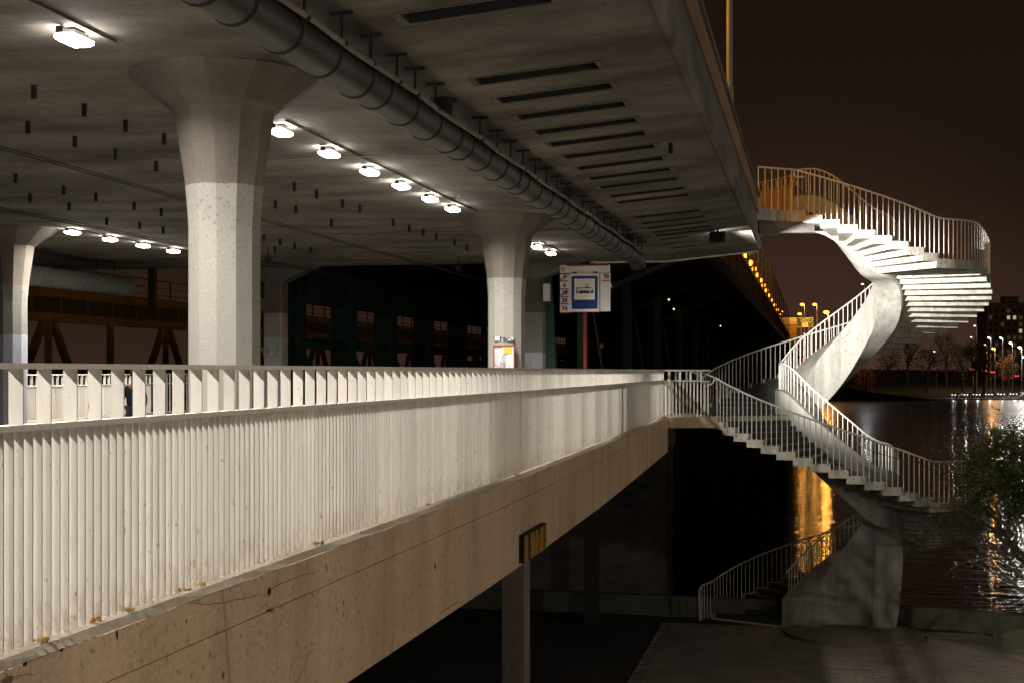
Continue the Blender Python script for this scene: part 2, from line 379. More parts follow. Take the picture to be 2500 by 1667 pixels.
# far bank in camera-aligned strips
fb = MB(); prof = [(506,-11.4),(509,-9.95),(516,-9.75),(534,-9.5),(556,-7.6),(600,-5),(760,0),(1500,2)]
xs = [-500,-250,-60,60,160,230,300,420,700]
def cw(X, Z, h): return (X*cos(TH)-Z*sin(TH), X*sin(TH)+Z*cos(TH), Hh(h))
fb.sweep([[cw(X, Z, h + (0 if i < 3 else 1.3*sin(X*.03+Z*.02))) for i, (Z, h) in enumerate(prof)] for X in xs], closed=False)
tag(fb.build('far_river_bank', M['bank']), kind='structure')
rd = MB().sweep([[cw(X, 517, -9.62+max(0,(X-150)*.012)), cw(X, 531, -9.45+max(0,(X-150)*.012))] for X in range(60,420,30)], closed=False)
tag(rd.build('riverside_road', M['asphalt']), kind='structure')
ab = MB().sweep([[cw(-20,Z,-11), cw(158,Z+6,-11), cw(128,Z+4,-7.5), cw(108,Z+2,-4), cw(97,Z,3.6), cw(-20,Z,3.6)] for Z in (499,640)])
tag(ab.build('far_embankment', M['bank']), kind='structure')
# quay wall and block
qw = MB()
qpts = [(-40,44.5),(-6,44.3),(4.2,43.5),(7.2,41.9),(11,39.1),(15.4,36.2)]
for a, b in zip(qpts[:-1], qpts[1:]): qw.bar((*a,.28), (*b,.28), .32, .62)
tag(qw.build('quay_wall', M['quay']), 'low mossy concrete parapet along the river edge behind the stair foot', 'wall')
p0 = at(2472, 1583, 38.4)
bb = MB(); bb.box(-.3,2.2,-.5,.4,0,.62); bb.box(-.26,2.16,-.46,.36,.62,.66)
o = bb.build('concrete_block', M['quay']); o.location = (p0.x-.1, p0.y, 0); o.rotation_euler = (0,0,R(8))
tag(o, 'squat concrete block on the paving at the right edge', 'concrete block')

# ------------------------------------------------------------------ upper deck (soffit above us)
SOFF = 3.1
def soff(lat): return SOFF if lat >= 4 else SOFF + .095*(4-lat)
deck = thing('upper_deck', (-1.4, 20, Hh(3.3)), 'concrete road deck overhead with slotted underside', 'bridge deck')
LE = 1.42
Y0, Y1 = -9.0, 40.2
MBs = MB()
slotZ = [12.7,15.46,16.54,17.64,18.76,19.77,20.92,22.1,23.27,24.4,25.65,26.6,29.2,30.4,31.4,32.35,33.1,34.1,35.3,36.5]
slotS = [ (z-.2066*3.57)/.978 for z in slotZ ]
ys = [Y0]; kinds = []
for s_ in slotS:
    kinds += [0, 1]; ys += [s_-.18, s_+.18]
kinds.append(0); ys.append(Y1)
lats = [4.0, 3.57, 2.244, LE]
def sp3(lat, s): return (-lat, s, Hh(soff(lat)))
MBs.box(-30, -4, Y0, Y1, Hh(SOFF), Hh(SOFF)+.5)
for i, k in enumerate(kinds):
    for j in range(3):
        if k == 1 and j == 1: continue
        MBs.add([sp3(lats[j],ys[i]), sp3(lats[j+1],ys[i]), sp3(lats[j+1],ys[i+1]), sp3(lats[j],ys[i+1])], [(0,1,2,3)])
MBs.build('deck_soffit', M['soffit'], deck)
MB().box(-30, -LE-.02, Y0, Y1+2.5, Hh(3.66), Hh(4.2)).build('deck_slab', M['floor'], deck)
# end faces
MB().add([(-4,Y1,Hh(3.1)),(-LE,Y1,Hh(soff(LE))),(-LE,Y1,Hh(3.7)),(-4,Y1,Hh(3.7))],[(0,1,2,3)]).build('deck_end_face', M['soffit'], deck)
for s_ in slotS:
    a, b, c, d = sp3(3.57,s_-.18), sp3(2.244,s_-.18), sp3(2.244,s_+.18), sp3(3.57,s_+.18)
    up = lambda q: (q[0], q[1], q[2]+.24)
    sl = MB().add([a,b,c,d,up(a),up(b),up(c),up(d)], [(0,1,5,4),(1,2,6,5),(2,3,7,6),(3,0,4,7),(4,5,6,7)]).build('vent_slot', M['slot'], deck)
    rim = MB(); dn = lambda q, dx, dy: (q[0]+dx, q[1]+dy, q[2]-.004)
    for q0, q1, w in ((dn(a,-.04,-.02),dn(b,.04,-.02),.035),(dn(d,-.04,.02),dn(c,.04,.02),.035),(dn(a,-.03,0),dn(d,-.03,0),.07),(dn(b,.03,0),dn(c,.03,0),.07)):
        rim.bar(q0, q1, w, .016)
    rim.build('slot_rim', M['slot_rim'], sl)
fz = MB().sweep([[(-LE,y,Hh(soff(LE))-.02),(-LE+.04,y,Hh(3.36)),(-LE+.05,y,Hh(3.55)),(-LE-.1,y,Hh(3.56)),(-LE-.1,y,Hh(3.36))] for y in (Y0, Y1)])
fz.build('edge_beam', M['soffit'], deck)
MB().box(-LE-.14, -LE-.01, Y0, Y1, Hh(3.55), Hh(3.60)).build('drip_groove', M['slot'], deck)
MB().box(-LE-.3, -LE+.03, Y0, Y1, Hh(3.60), Hh(4.06)).build('fascia_panel', M['fascia'], deck)
MB().box(-LE-.3, -LE+.06, Y0, Y1-2.9, Hh(4.062), Hh(4.47)).build('parapet', M['fascia_glow_tint'], deck)
MB().box(-LE-.34, -LE+.10, Y0, Y1-2.9, Hh(4.472), Hh(4.57)).build('parapet_cap', M['fascia'], deck)
MB().bar((-6.2,Y1-.03,Hh(3.075)),(-4.0,Y1-.03,Hh(3.075)),.05,.05).build('lit_edge_strip', M['stair_edge'], deck)  # pale strips added to draw the flood-lit lower edge of the deck end
MB().bar((-4.0,Y1-.03,Hh(3.075)),(-1.5,Y1-.03,Hh(3.315)),.05,.05).build('lit_edge_strip', M['stair_edge'], deck)
# board marks along the soffit and a cross conduit
for s_ in (19.6, 30.6):
    tb = MB(); tb.tube([(-10.5+2*(s_<25),s_,Hh(3.075)),(-4.6,s_,Hh(3.075)),(-4.3,s_,Hh(3.0))], .014, 6); tb.build('cable_conduit', M['conduit'], deck)
tb = MB(); tb.tube([(-4.0,33.2,Hh(3.07)),(-2.2,33.3,Hh(3.24))], .014, 6)
tb.build('cable_conduit', M['conduit'], deck)

# ------------------------------------------------------------------ lower deck: beam, walkway, track bed
def latr(s): return 3.49 + (.5*((s-15)/23.9)**1.25 if s > 15 else 0)
ldeck = thing('lower_deck', (-3.5, 20, Hh(-1.25)), 'concrete lower deck carrying the walkway and tram stop', 'bridge deck')
SE = 38.9
bs = MB(); ls_ = MB(); rj = random.Random(3)
st = [-4 + i*.35 for i in range(int((SE+4)/.35)+1)] + [SE]
secs = []; lsecs = []
for s in st:
    L = latr(s); j = rj.uniform(-.006,.006); bt = -2.30 + (.10*max(0,(s-24)/15))
    secs.append([(-L-.9,s,Hh(-1.30)),(-L+.13+j,s,Hh(-1.275)),(-L+.135+j*.4,s,Hh(-1.50)),(-L+.118,s,Hh(-1.503)),(-L+.118,s,Hh(-1.515)),(-L+.132,s,Hh(-1.518)),(-L+.13,s,Hh(bt)),(-L-.35,s,Hh(bt-.02)),(-L-.9,s,Hh(bt+.4))])
    j2 = rj.uniform(-.008,.008)
    lsecs.append([(-L-.5,s,Hh(-1.232)),(-L+.088+j2*.5,s,Hh(-1.236)),(-L+.128+j2,s,Hh(-1.272+j2*.6)),(-L+.12,s,Hh(-1.30)),(-L-.5,s,Hh(-1.30))])
bs.sweep(secs).build('fascia_beam', M['beam'], ldeck)
ls_.sweep(lsecs).build('ledge', M['ledge'], ldeck)
MB().prism([(-5.4,-4),(-4.0,-4),(-4.5,SE),(-4.5,60),(-5.4,60)], Hh(-1.95), Hh(-1.21)).build('walkway', M['floor'], ldeck)
MB().box(-18.4,-5.4,-4,60,Hh(-1.95),Hh(-1.6)).build('track_bed', M['floor'], ldeck)
MB().box(-18.6,-17.95,-4,60,Hh(-1.95),Hh(-1.17)).build('kerb', M['ledge'], ldeck)
rl = MB()
for lt in (8.2, 9.64, 11.9, 13.34): rl.box(-lt-.035,-lt+.035,-4,60,Hh(-1.6),Hh(-1.5))
rl.build('tram_rail', M['dark_metal'], ldeck)
XB = -3.49+.1345
def on_beam(px, py): t = 3.355/.978*FPX/(1983-px); q = at(px, py, t); return Vector((XB+.002, q.y, q.z))
def crack(pts, w, nm='crack', m='pillar', jit=1.6):
    w = w*.6
    rk = random.Random(len(pts)*7+int(pts[0][0])); ps = []
    for (x0,y0),(x1,y1) in zip(pts[:-1], pts[1:]):
        for k in range(5): ps.append(on_beam(x0+(x1-x0)*k/5+rk.uniform(-jit,jit), y0+(y1-y0)*k/5+rk.uniform(-jit,jit)))
    b = MB(); ribbon(b, ps, w, (1,0,0)); b.build(nm, M[m], ldeck)
crack([(455,1468),(505,1475),(545,1470),(600,1458),(640,1447)], .006); crack([(660,1436),(700,1418),(735,1402),(780,1394)], .006)
crack([(430,1482),(470,1466),(500,1462)], .004); crack([(0,1660),(40,1650),(90,1642)], .006); crack([(1075,1498),(1100,1478),(1130,1466)], .007)
def spall(px, py, w, h, m='slot', seed=0):
    rk = random.Random(seed); c = on_beam(px, py); n_ = 9
    ps = [(c.x, c.y+w*cos(2*pi*k/n_)*rk.uniform(.5,1.1), c.z+h*sin(2*pi*k/n_)*rk.uniform(.5,1.1)) for k in range(n_)]
    MB().add(ps+[(c.x-.03,c.y,c.z)], [tuple(range(n_))]).build('spalled_patch', M[m], ldeck)
for k, (x, y, w, h, m_) in enumerate(((657,1442,.03,.035,'slot'),(649,1452,.05,.016,'moss'),(662,1487,.04,.018,'rust_steel'),(797,1385,.012,.05,'pillar'),(285,1548,.012,.03,'slot'),(1062,1383,.016,.045,'slot'),(762,1450,.012,.022,'rust_steel'),(545,1646,.014,.03,'pillar'),(20,1660,.06,.03,'rust_steel'),(455,1516,.008,.02,'slot'),(838,1470,.01,.02,'slot'),(838,1500,.008,.02,'slot'),(995,1390,.01,.012,'slot'),(150,1585,.02,.012,'slot'),(60,1620,.03,.012,'slot'),(880,1300,.01,.02,'slot'))): spall(x, y, w, h, m_, k)
# supports under the lower deck
pc = at(1262, 1400, 18.2)
o = MB().box(pc.x-.15,pc.x+.13,pc.y-.2,pc.y+.2,0,Hh(-2.32)).build('support_pillar', M['pillar']); tag(o, 'slim square concrete pillar under the edge beam below the yellow marker', 'pillar')
pc = at(1445, 1500, 42.6)
o = MB().box(pc.x-.2,pc.x+.2,pc.y-.2,pc.y+.2,0,Hh(-1.95)).build('support_pillar', M['ground']); tag(o, 'dim far pillar standing in the dark under the lower deck', 'pillar')

# ------------------------------------------------------------------ white fin railing along the lower deck
PITCH = .0794; FD = .071; FT = .008
TOPH, MIDH, BOTH = .035, -.255, -1.232
rail = thing('fin_railing', (-3.49, 5, Hh(BOTH)), 'long cream railing of upright fins along the near edge of the lower deck', 'railing')
def fin_mesh(name, h, m):
    me = MB().box(-FD/2,FD/2,-FT/2,FT/2,0,h).mesh(name, m); me.materials.append(M['fin_edge'])
    for q in me.polygons:
        if q.normal.x > .9: q.material_index = 1
    return me
lowfin = fin_mesh('fin', MIDH-.014-BOTH, M['fin']); upfin = fin_mesh('upper_fin', TOPH-.026-(MIDH+.014), M['fin'])
fs0 = 5.3; nlow = int((SE-.1-fs0)/PITCH); far = MB()
for i in range(nlow):
    s = fs0 + i*PITCH; rz = random.uniform(-.012,.012)
    if i < 300: link('fin', lowfin, rail, (-latr(s), s, Hh(BOTH)), rz)
    else: far.box(-latr(s)-FD/2,-latr(s)+FD/2,s-FT/2,s+FT/2,Hh(BOTH),Hh(MIDH-.014))
    if i % 3 == 0: link('upper_fin', upfin, rail, (-latr(s), s, Hh(MIDH+.014)), rz)
for i in range(1, 52):
    s = fs0 - i*PITCH; far.box(-latr(s)-FD/2,-latr(s)+FD/2,s-FT/2,s+FT/2,Hh(BOTH),Hh(MIDH-.014))
    if i % 3 == 0: far.box(-latr(s)-FD/2,-latr(s)+FD/2,s-FT/2,s+FT/2,Hh(MIDH+.014),Hh(TOPH-.026))
tag(far.build('fin', M['fin'], rail), kind='stuff')
def rail_secs(s0, s1, w, z0, z1, off=0):
    n = max(2, int((s1-s0)/1.0)); out = []
    for i in range(n+1):
        s = s0+(s1-s0)*i/n; L = latr(s)
        out.append([(-L-w/2,s,Hh(z0)),(-L+w/2,s,Hh(z0)),(-L+w/2,s,Hh(z1)),(-L-w/2,s,Hh(z1))])
    return out
cuts = [1.2,7.0,11.4,15.9,20.4,24.9,29.4,33.9,SE]
for a, b in zip(cuts[:-1], cuts[1:]):
    MB().sweep(rail_secs(a, b-.006, .086, TOPH-.026, TOPH)).build('top_rail', M['rail'], rail)
    MB().sweep(rail_secs(a, b-.006, .082, MIDH-.014, MIDH+.014)).build('mid_rail', M['rail'], rail)
MB().cbox((-latr(28.0)+.05,28.0,Hh(-.75)),(.03,.05,.97)).build('joint_post', M['rail'], rail)
mo = MB(); rm = random.Random(5)
for s in (5.9,6.42,6.75,7.4,7.62,9.6,12.6,16.5):
    for k in range(6):
        c = Vector((-3.49+.04+rm.uniform(-.01,.04), s+rm.uniform(-.04,.03), Hh(BOTH)+.004)); r_ = rm.uniform(.006,.016)
        mo.lathe([(.001,-r_*.3),(r_,r_*.3),(r_*.7,r_*1.2),(.001,r_*1.6)], c, 6, rm.random())
tag(mo.build('rust_moss', M['moss'], rail), kind='stuff')
# far railing on the other side of the tracks
r2 = thing('fin_railing', (-18.2, 30, Hh(-1.17)), 'white fin railing on the far side of the tram tracks', 'railing')
l2 = fin_mesh('fin', -.36-.012+1.17, M['fin']); u2 = fin_mesh('upper_fin', -.08-.02+.36-.012, M['fin'])
for i in range(int((37.1-26.5)/PITCH)):
    s = 26.5+i*PITCH; link('fin', l2, r2, (-18.2, s, Hh(-1.17)))
    if i % 3 == 0: link('upper_fin', u2, r2, (-18.2, s, Hh(-.348)))
MB().box(-18.245,-18.155,26.4,37.15,Hh(-.10),Hh(-.08)).build('top_rail', M['rail'], r2)
MB().box(-18.245,-18.155,26.4,37.15,Hh(-.372),Hh(-.348)).build('mid_rail', M['rail'], r2)
r3 = thing('bar_railing', (-18.2, 40, Hh(-1.17)), 'thin white bar railing continuing beyond the far fin railing', 'railing')
bme_ = MB().tube([(0,0,0),(0,0,1.05)], .014, 6).mesh('baluster', M['white_rail'])
for i in range(40): link('baluster', bme_, r3, (-18.2, 37.3+i*.19, Hh(-1.17)))
for z in (-.09,-.36): MB().box(-18.22,-18.18,37.2,44.9,Hh(z)-.02,Hh(z)+.015).build('rail', M['white_rail'], r3)

# ------------------------------------------------------------------ mushroom columns
def column(x, y, r0, label, m, cap_r=1.01, capz=SOFF, a0=.2):
    t = thing('mushroom_column', (x, y, Hh(-1.6)), label, 'column', 'mushroom columns')
    k = r0/.381
    MB().lathe([(r0,-1.6),(r0,1.5),(r0*1.03,1.68),(r0*1.10,1.98),(.535*k,2.72)], (x,y,EYE), 12, a0).build('shaft', m, t)
    MB().lathe([(.542*k,2.72),(cap_r,capz-.02),(cap_r,capz+.01)], (x,y,EYE), 12, a0).build('capital', m, t)
    return t
cmA = column_mat('column_paint', 1.93, None, None)
cmC = column_mat('column_paint_lilac', 1.85, .78, (.26,.26,.30), pt=(.16,.154,.14))
colA = column(-6.067, 14.05, .381, 'largest mushroom column, its lower half painted pale grey', cmA)
colB = column(-6.067, 28.2, .381, 'middle mushroom column with a red framed timetable on it', column_mat('column_paint_b', 1.86, None, None), a0=.05)
colC = column(-17.2, 28.2, .381, 'mushroom column cut by the left edge, lilac wash near its base', cmC)
def square_column(px, Z, w, label, m):
    c = at(px, 905, Z); t = thing('square_column', (c.x, c.y, Hh(-1.6)), label, 'column', 'square columns at the deck end')
    o = MB().prism([(c.x-w/2,c.y-w/2),(c.x+w/2-.06,c.y-w/2),(c.x+w/2,c.y-w/2+.06),(c.x+w/2,c.y+w/2),(c.x-w/2,c.y+w/2)], Hh(-1.6), Hh(2.78)).build('shaft', m, t)
    MB().sweep([[(c.x-w/2-.02-q,c.y-w/2-q*.2,z),(c.x+w/2+.02+q*1.3,c.y-w/2-q*.2,z),(c.x+w/2+.02+q*1.3,c.y+w/2,z),(c.x-w/2-.02-q,c.y+w/2,z)] for q, z in ((0,Hh(2.78)),(1.0,Hh(3.35)),(1.0,Hh(3.7)))]).build('capital', M['fascia'], t)
    return t, c
tE, cE = square_column(674, 45, .57, 'dim square column with a white painted-over scribble', column_mat('column_paint_e', 1.80, 1.05, (.42,.42,.45), pt=(.36,.35,.33)))
tD, cD = square_column(1306, 43.1, .56, 'square column just behind the timetable column, beige box on it', column_mat('column_paint_d', 1.75, .55, (.46,.46,.50)))
# graffiti and fittings on the columns
ge = MB(); MB().box(cE.x-.27,cE.x+.23,cE.y-.291,cE.y-.286,Hh(.42),Hh(.75)).build('paint_patch', M['patch'], tE)
zz = lambda u, v, c=cE: (c.x+u, c.y-.292, Hh(v))
ribbon(ge, [zz(-.24,.70),zz(-.20,.58),zz(-.14,.73),zz(-.18,.5),zz(-.23,.44)], .016, (0,-1,0)); ribbon(ge, [zz(-.08,.68),zz(-.09,.63)], .016, (0,-1,0))
ribbon(ge, [zz(.08,.66),zz(.16,.72),zz(.18,.62),zz(.10,.55),zz(.15,.47),zz(-.12,.44)], .016, (0,-1,0)); ge.build('scribble', M['tag_ink'], tE)
gd = MB(); zz2 = lambda u, v: (cD.x+u, cD.y-.283, Hh(v))
ribbon(gd, [zz2(-.12,.30),zz2(-.06,.02),zz2(.0,-.2)], .012, (0,-1,0)); ribbon(gd, [zz2(-.06,.08),zz2(.08,-.02),zz2(.18,-.1)], .012, (0,-1,0)); ribbon(gd, [zz2(-.2,.2),zz2(-.17,.0)], .02, (0,-1,0))
gd.build('scribble', M['tag_ink'], tD)
bx = at(1335, 715, 42.6)
MB().box(bx.x-.1,bx.x+.1,bx.y-.08,bx.y+.08,bx.z-.26,bx.z+.26).build('junction_box', M['panel'], tD)
yB = 28.2-.378
gb = MB(); zb = lambda px, py: (lambda q: (q.x, yB-.012, q.z))(at(px, py, 28.15))
wb = MB(); q0, q1 = zb(1198,821), zb(1246,831)
for a, b in (((1197,821),(1211,831)),((1216,821),(1222,832)),((1224,823),(1246,831))): 
    q0, q1 = zb(*a), zb(*b); wb.box(q0[0],q1[0],yB-.008,yB+.05,q1[2],q0[2])
wb.build('paint_patch', M['patch'], colB)
for st_ in ([(1213,821),(1214,831)],[(1217,822),(1222,831),(1223,824)],[(1225,831),(1227,824),(1230,830),(1233,823)],[(1235,824),(1240,827),(1245,831)],[(1196.5,821),(1197,829)],[(1219,823),(1224,823.5)]):
    ribbon(gb, [zb(*q) for q in st_], .018, (0,-1,0))
gb.build('scribble', M['ink'], colB)
# timetable case on the column
A, B_ = zb(1196,842), zb(1251,915)
tt = thing('timetable_case', (A[0], yB-.05, B_[2]), 'red framed timetable case on the middle mushroom column', 'timetable')
yF = yB-.06
MB().box(A[0]+.02,B_[0]-.02,yF+.012,yB+.02,B_[2],A[2]-.02).build('backing', M['dark_metal'], tt)
MB().box(A[0]+.022,B_[0]-.022,yF+.006,yF+.0118,B_[2]+.01,A[2]-.022).build('poster', M['paper'], tt)
f = MB(); f.box(A[0],B_[0],yF-.01,yF+.03,A[2]-.024,A[2]); f.box(A[0],B_[0],yF-.01,yF+.03,B_[2]-.02,B_[2]+.004)
f.box(A[0],A[0]+.022,yF-.01,yF+.03,B_[2]+.004,A[2]-.024); f.box(B_[0]-.022,B_[0],yF-.01,yF+.03,B_[2]+.004,A[2]-.024); f.build('frame', M['red'], tt)
def flat(pa, pb, m, nm, d=.004):
    q0, q1 = zb(*pa), zb(*pb); return MB().box(q0[0],q1[0],yF+.006-d,yF+.006-.0002,q1[2],q0[2]).build(nm, m, tt)
flat((1221.5,844),(1244,863), M['yellow_paper'], 'yellow_sheet')
pr = MB()
for k in range(4):
    for j in range(9):
        u = 1223+k*5.3; v = 846+j*1.8
        if random.random() < .8: q0, q1 = zb(u,v), zb(u+random.uniform(2,4.4),v+.7); pr.box(q0[0],q1[0],yF,yF+.0016,q1[2],q0[2])
q0, q1 = zb(1199.5,846.5), zb(1218,848.6); pr.box(q0[0],q1[0],yF+.001,yF+.0052,q1[2],q0[2])
for v in (851,858.4,861,):
    q0, q1 = zb(1199.5,v), zb(1219 if v > 860 else 1213,v+.5); pr.box(q0[0],q1[0],yF+.002,yF+.0055,q1[2],q0[2])
for j in range(18):
    for k in (0,1):
        u = 1199.5+k*21; v = 865+j*2.2; q0, q1 = zb(u,v), zb(u+random.uniform(6,16),v+.5); pr.box(q0[0],q1[0],yF+.003,yF+.0055,q1[2],q0[2])
pr.build('print', M['grey_ink'], tt)
vi = MB(); zv = lambda px, py: (lambda q: (q.x, yF+.002, q.z))(at(px, py, 28.15))
for st_ in ([(1234,862),(1226,864),(1219,870),(1218,875),(1221,879)],[(1216,881),(1215,897),(1213,905)],[(1219,882),(1223,888),(1224,899)],[(1225,884),(1225,899),(1237,898),(1237,890)],[(1199,889),(1219,901)],[(1213,885),(1217,893),(1212,900)],[(1220,886),(1221,902)]):
    ribbon(vi, [zv(*q) for q in st_], .012, (0,-1,0))
vi.build('scribble', M['violet_ink'], tt)

# ------------------------------------------------------------------ ceiling lamps
hs = MB(); hs.box(-.075,.075,-.13,.13,-.060,-.02); hs.box(-.035,.035,-.27,-.185,-.08,-.02)
hs_me = hs.mesh('housing', M['housing'])
ln_me = MB().sweep([[(sx*a,sy*b,z) for sx, sy in ((-1,-1),(1,-1),(1,1),(-1,1))] for a, b, z in ((.08,.14,-.062),(.10,.175,-.075),(.10,.175,-.10),(.075,.14,-.125),(.02,.07,-.132))]).mesh('lens', M['lens'])
br_me = MB().box(-.02,.02,-.12,.12,-.02,.005).mesh('bracket', M['dark_metal'])
def ceiling_lamp(lat, s, label, power, group='lamps under the deck'):
    z = Hh(SOFF); t = thing('ceiling_lamp', (-lat, s, z), label, 'lamp', group)
    for nm, me in (('housing',hs_me),('lens',ln_me),('bracket',br_me)): link(nm, me, t, (-lat, s, z))
    light('lamp_light', 'AREA', (-lat, s, z-.16), power, WARM, t, shape='RECTANGLE', size=.2, size_y=.36, spread=R(158))
row1 = [(11.86,'bright ceiling lamp alone at the upper left'),(17.0,'ceiling lamp touching the right side of the largest column'),(18.85,'second ceiling lamp right of the largest column'),
        (20.7,'third ceiling lamp right of the largest column'),(22.4,'fourth ceiling lamp right of the largest column'),(24.2,'fifth ceiling lamp right of the largest column, next to last of its run'),
        (25.8,'last ceiling lamp before the timetable column, left of its capital'),(34.1,'first of two ceiling lamps right of the timetable column'),(36.0,'second of two ceiling lamps right of the timetable column')]
for s_, lb in row1: ceiling_lamp(6.58, s_, lb, P_LAMP)
for s_ in (10.1, 8.35, 6.6, 4.85, 3.1, 1.35, -.4, -2.15, -3.9, -5.65): ceiling_lamp(6.58, s_, 'assumed ceiling lamp on the soffit nearer than the picture reaches', P_LAMP)  # lamp row assumed to run on out of view, lighting the railing
for s_, lb in ((28.4,'leftmost of four ceiling lamps above the far railing'),(30.1,'second of four ceiling lamps above the far railing'),(31.75,'third of four ceiling lamps above the far railing'),(33.4,'fourth ceiling lamp above the far railing, beside the largest column')):
    ceiling_lamp(15.8, s_, lb, P_LAMP)
for a, b, lb in ((-4,12.3,'thin cable beside the lone lamp at the upper left'),(16.6,27.0,'thin cable beside the lamps between the two large columns'),(33.6,37,'thin cable beside the two lamps right of the timetable column')):
    pts = [(-6.38+random.uniform(-.02,.02), a+(b-a)*k/12, Hh(3.085)) for k in range(13)]
    tag(MB().tube(pts, .013, 5).build('lamp_cable', M['conduit']), lb, 'cable')
tag(MB().tube([(-15.6,27+k*.8,Hh(3.06-.02*(k%2))) for k in range(10)], .013, 5).build('lamp_cable', M['conduit']), 'thin cable linking the four lamps above the far railing', 'cable')

# ------------------------------------------------------------------ pipe hung under the deck
def pipe_run(lat, h, r, s0, s1, label, m, hang=True, joint=.95):
    t = thing('suspended_pipe', (-lat, s0, Hh(h)), label, 'pipe'); s = s0; k = 0
    while s < s1:
        L = joint*(.62 if k % 4 == 3 else 1.0); e_ = min(s+L, s1)
        ps = MB().tube([(-lat,s,Hh(h)),(-lat,e_,Hh(h))], r, 28).build('pipe_section', m, t, True)
        MB().tube([(-lat,s-.02,Hh(h)),(-lat,s+.015,Hh(h)),(-lat,s+.02,Hh(h)),(-lat,s+.055,Hh(h))], r, 28, radii=[r+.001,r+.015,r+.015,r+.001]).build('collar', M['dark_metal'] if m is M['pipe'] else m, ps, True)
        s = e_; k += 1
    return t
pt = pipe_run(4.2, 2.75, .19, 3.0, 34.6, 'long dark jointed pipe slung under the deck along the slots', M['pipe'])
MB().tube([(-4.2,34.6,Hh(2.75)),(-4.2,34.85,Hh(2.70)),(-4.2,34.95,Hh(2.55))], .19, 20).build('pipe_elbow', M['pipe'], pt, True)
s = 4.0
hg = MB(); hg.box(-.10,.10,-.02,.02,-.025,0); hg.tube([(0,0,-.02),(0,0,-.30)], .013, 6); hg.box(-.06,.05,-.025,.025,-.30,-.26); hg.tube([(0,0,-.28),(-.07,0,-.36)], .012, 6)
hgm = hg.mesh('hanger', M['dark_metal'])
hstat = [3.6,4.5,5.4,6.3,7.2,8.1,9.0,9.9,10.8] + [11.72,12.55,13.4,14.05,14.85,16.95,17.9,18.75,19.6,20.5,21.4,22.3,23.2,24.9,25.8,26.7,27.6,28.5,29.4,30.3,31.2,32.1,33.0,33.9]
for s in hstat: link('hanger', hgm, pt, (-3.98, s, Hh(soff(3.98))))
cp = [(-3.96, 3+k*1.0, Hh(2.83)+.012*((k*7)%3-1)) for k in range(32)]
MB().tube(cp, .028, 8).build('side_conduit', M['conduit'], pt, True)
for s in (15.75, 23.95, 32.4):
    c = MB(); c.tube([(-4.12,s,Hh(3.1)),(-4.12,s,Hh(2.8))], .10, 16); c.tube([(-4.12,s,Hh(3.1)),(-4.12,s,Hh(3.07))], .15, 16); c.build('branch_pipe', M['dark_metal'], pt, True)
pl = pipe_run(19.3, 2.40, .26, 28.6, 37.8, 'pale lagged pipe over the far railing at the left', M['lag'], joint=1.35)
for s in (29.6,31.2,32.9,34.5,36.0,37.0): MB().tube([(-19.3,s,Hh(3.1)),(-19.3,s,Hh(2.5))], .014, 6).build('hanger', M['dark_metal'], pl)

# drain stubs on the soffit
stubs = [(233,585),(577,712),(860,822),(1124,915),(192,832),(513,932),(793,1020),(1069,1106),(108,1190),(436,1272),(656,1322),(918,1382),(1103,1427),(206,1328),(473,1385),(730,1490),(955,1520),(1115,1552),(2014,1248),(2165,1300),(1884,1373),(2023,1408),(2266,1500)]
stubs = [(x/2.8, y/2.8) for x, y in stubs] + [(800+x/2.8, y/2.8) for x, y in ((103,1365),(222,1403),(25,1500),(447,1497),(558,1540))] + [(x/2.8, 500+y/2.8) for x, y in ((1803,205),(1915,235),(2013,262),(2125,290),(1880,290))] + [(1033,560),(1065,572),(1110,585),(1140,598)]
sb = MB(); sb.tube([(0,0,.005),(0,0,-.15)], .032, 10); sbm = sb.mesh('drain_stub', M['dark_metal'], True)
for x, y in stubs:
    q = on_plane(x, y, SOFF); tag(link('drain_stub', sbm, None, q), 'short dark drain stub hanging from the soffit', 'drain pipe', 'drain stubs under the deck')
q = on_plane(1637, 352, 3.28); q = at(1637, 352, 3.28*FPX/(905-352)); tag(link('drain_stub', sbm, None, (q.x, q.y, Hh(soff(-q.x)))), 'lone drain stub under the deck edge right of the slots', 'drain pipe')
# tram wires
wr = thing('tram_wires', (-9.4, 20, Hh(2.6)), 'pair of thin overhead tram wires with clamps under the deck', 'wires')
for lt, h, dh in ((9.4,2.62,.05),(13.3,2.7,.05)):
    for d in (0, dh):
        MB().tube([(-lt-d*1.2, -2+k*4.5, Hh(h+d)-.02*(k%2)) for k in range(11)], .009, 5).build('wire', M['dark_metal'], wr)
for lt, s in ((13.3,31.0),(13.3,33.5),(9.4,37.5)):
    c = MB(); c.tube([(-lt,s-.25,Hh(2.72)),(-lt,s+.25,Hh(2.72))], .02, 6); c.tube([(-lt,s,Hh(3.1)),(-lt,s,Hh(2.66))], .015, 6); c.cbox((-lt,s,Hh(2.78)),(.14,.1,.08))
    c.tube([(-lt-.22,s,Hh(2.85)),(-lt+.22,s,Hh(2.82))], .012, 5); c.build('clamp', M['dark_metal'], wr)

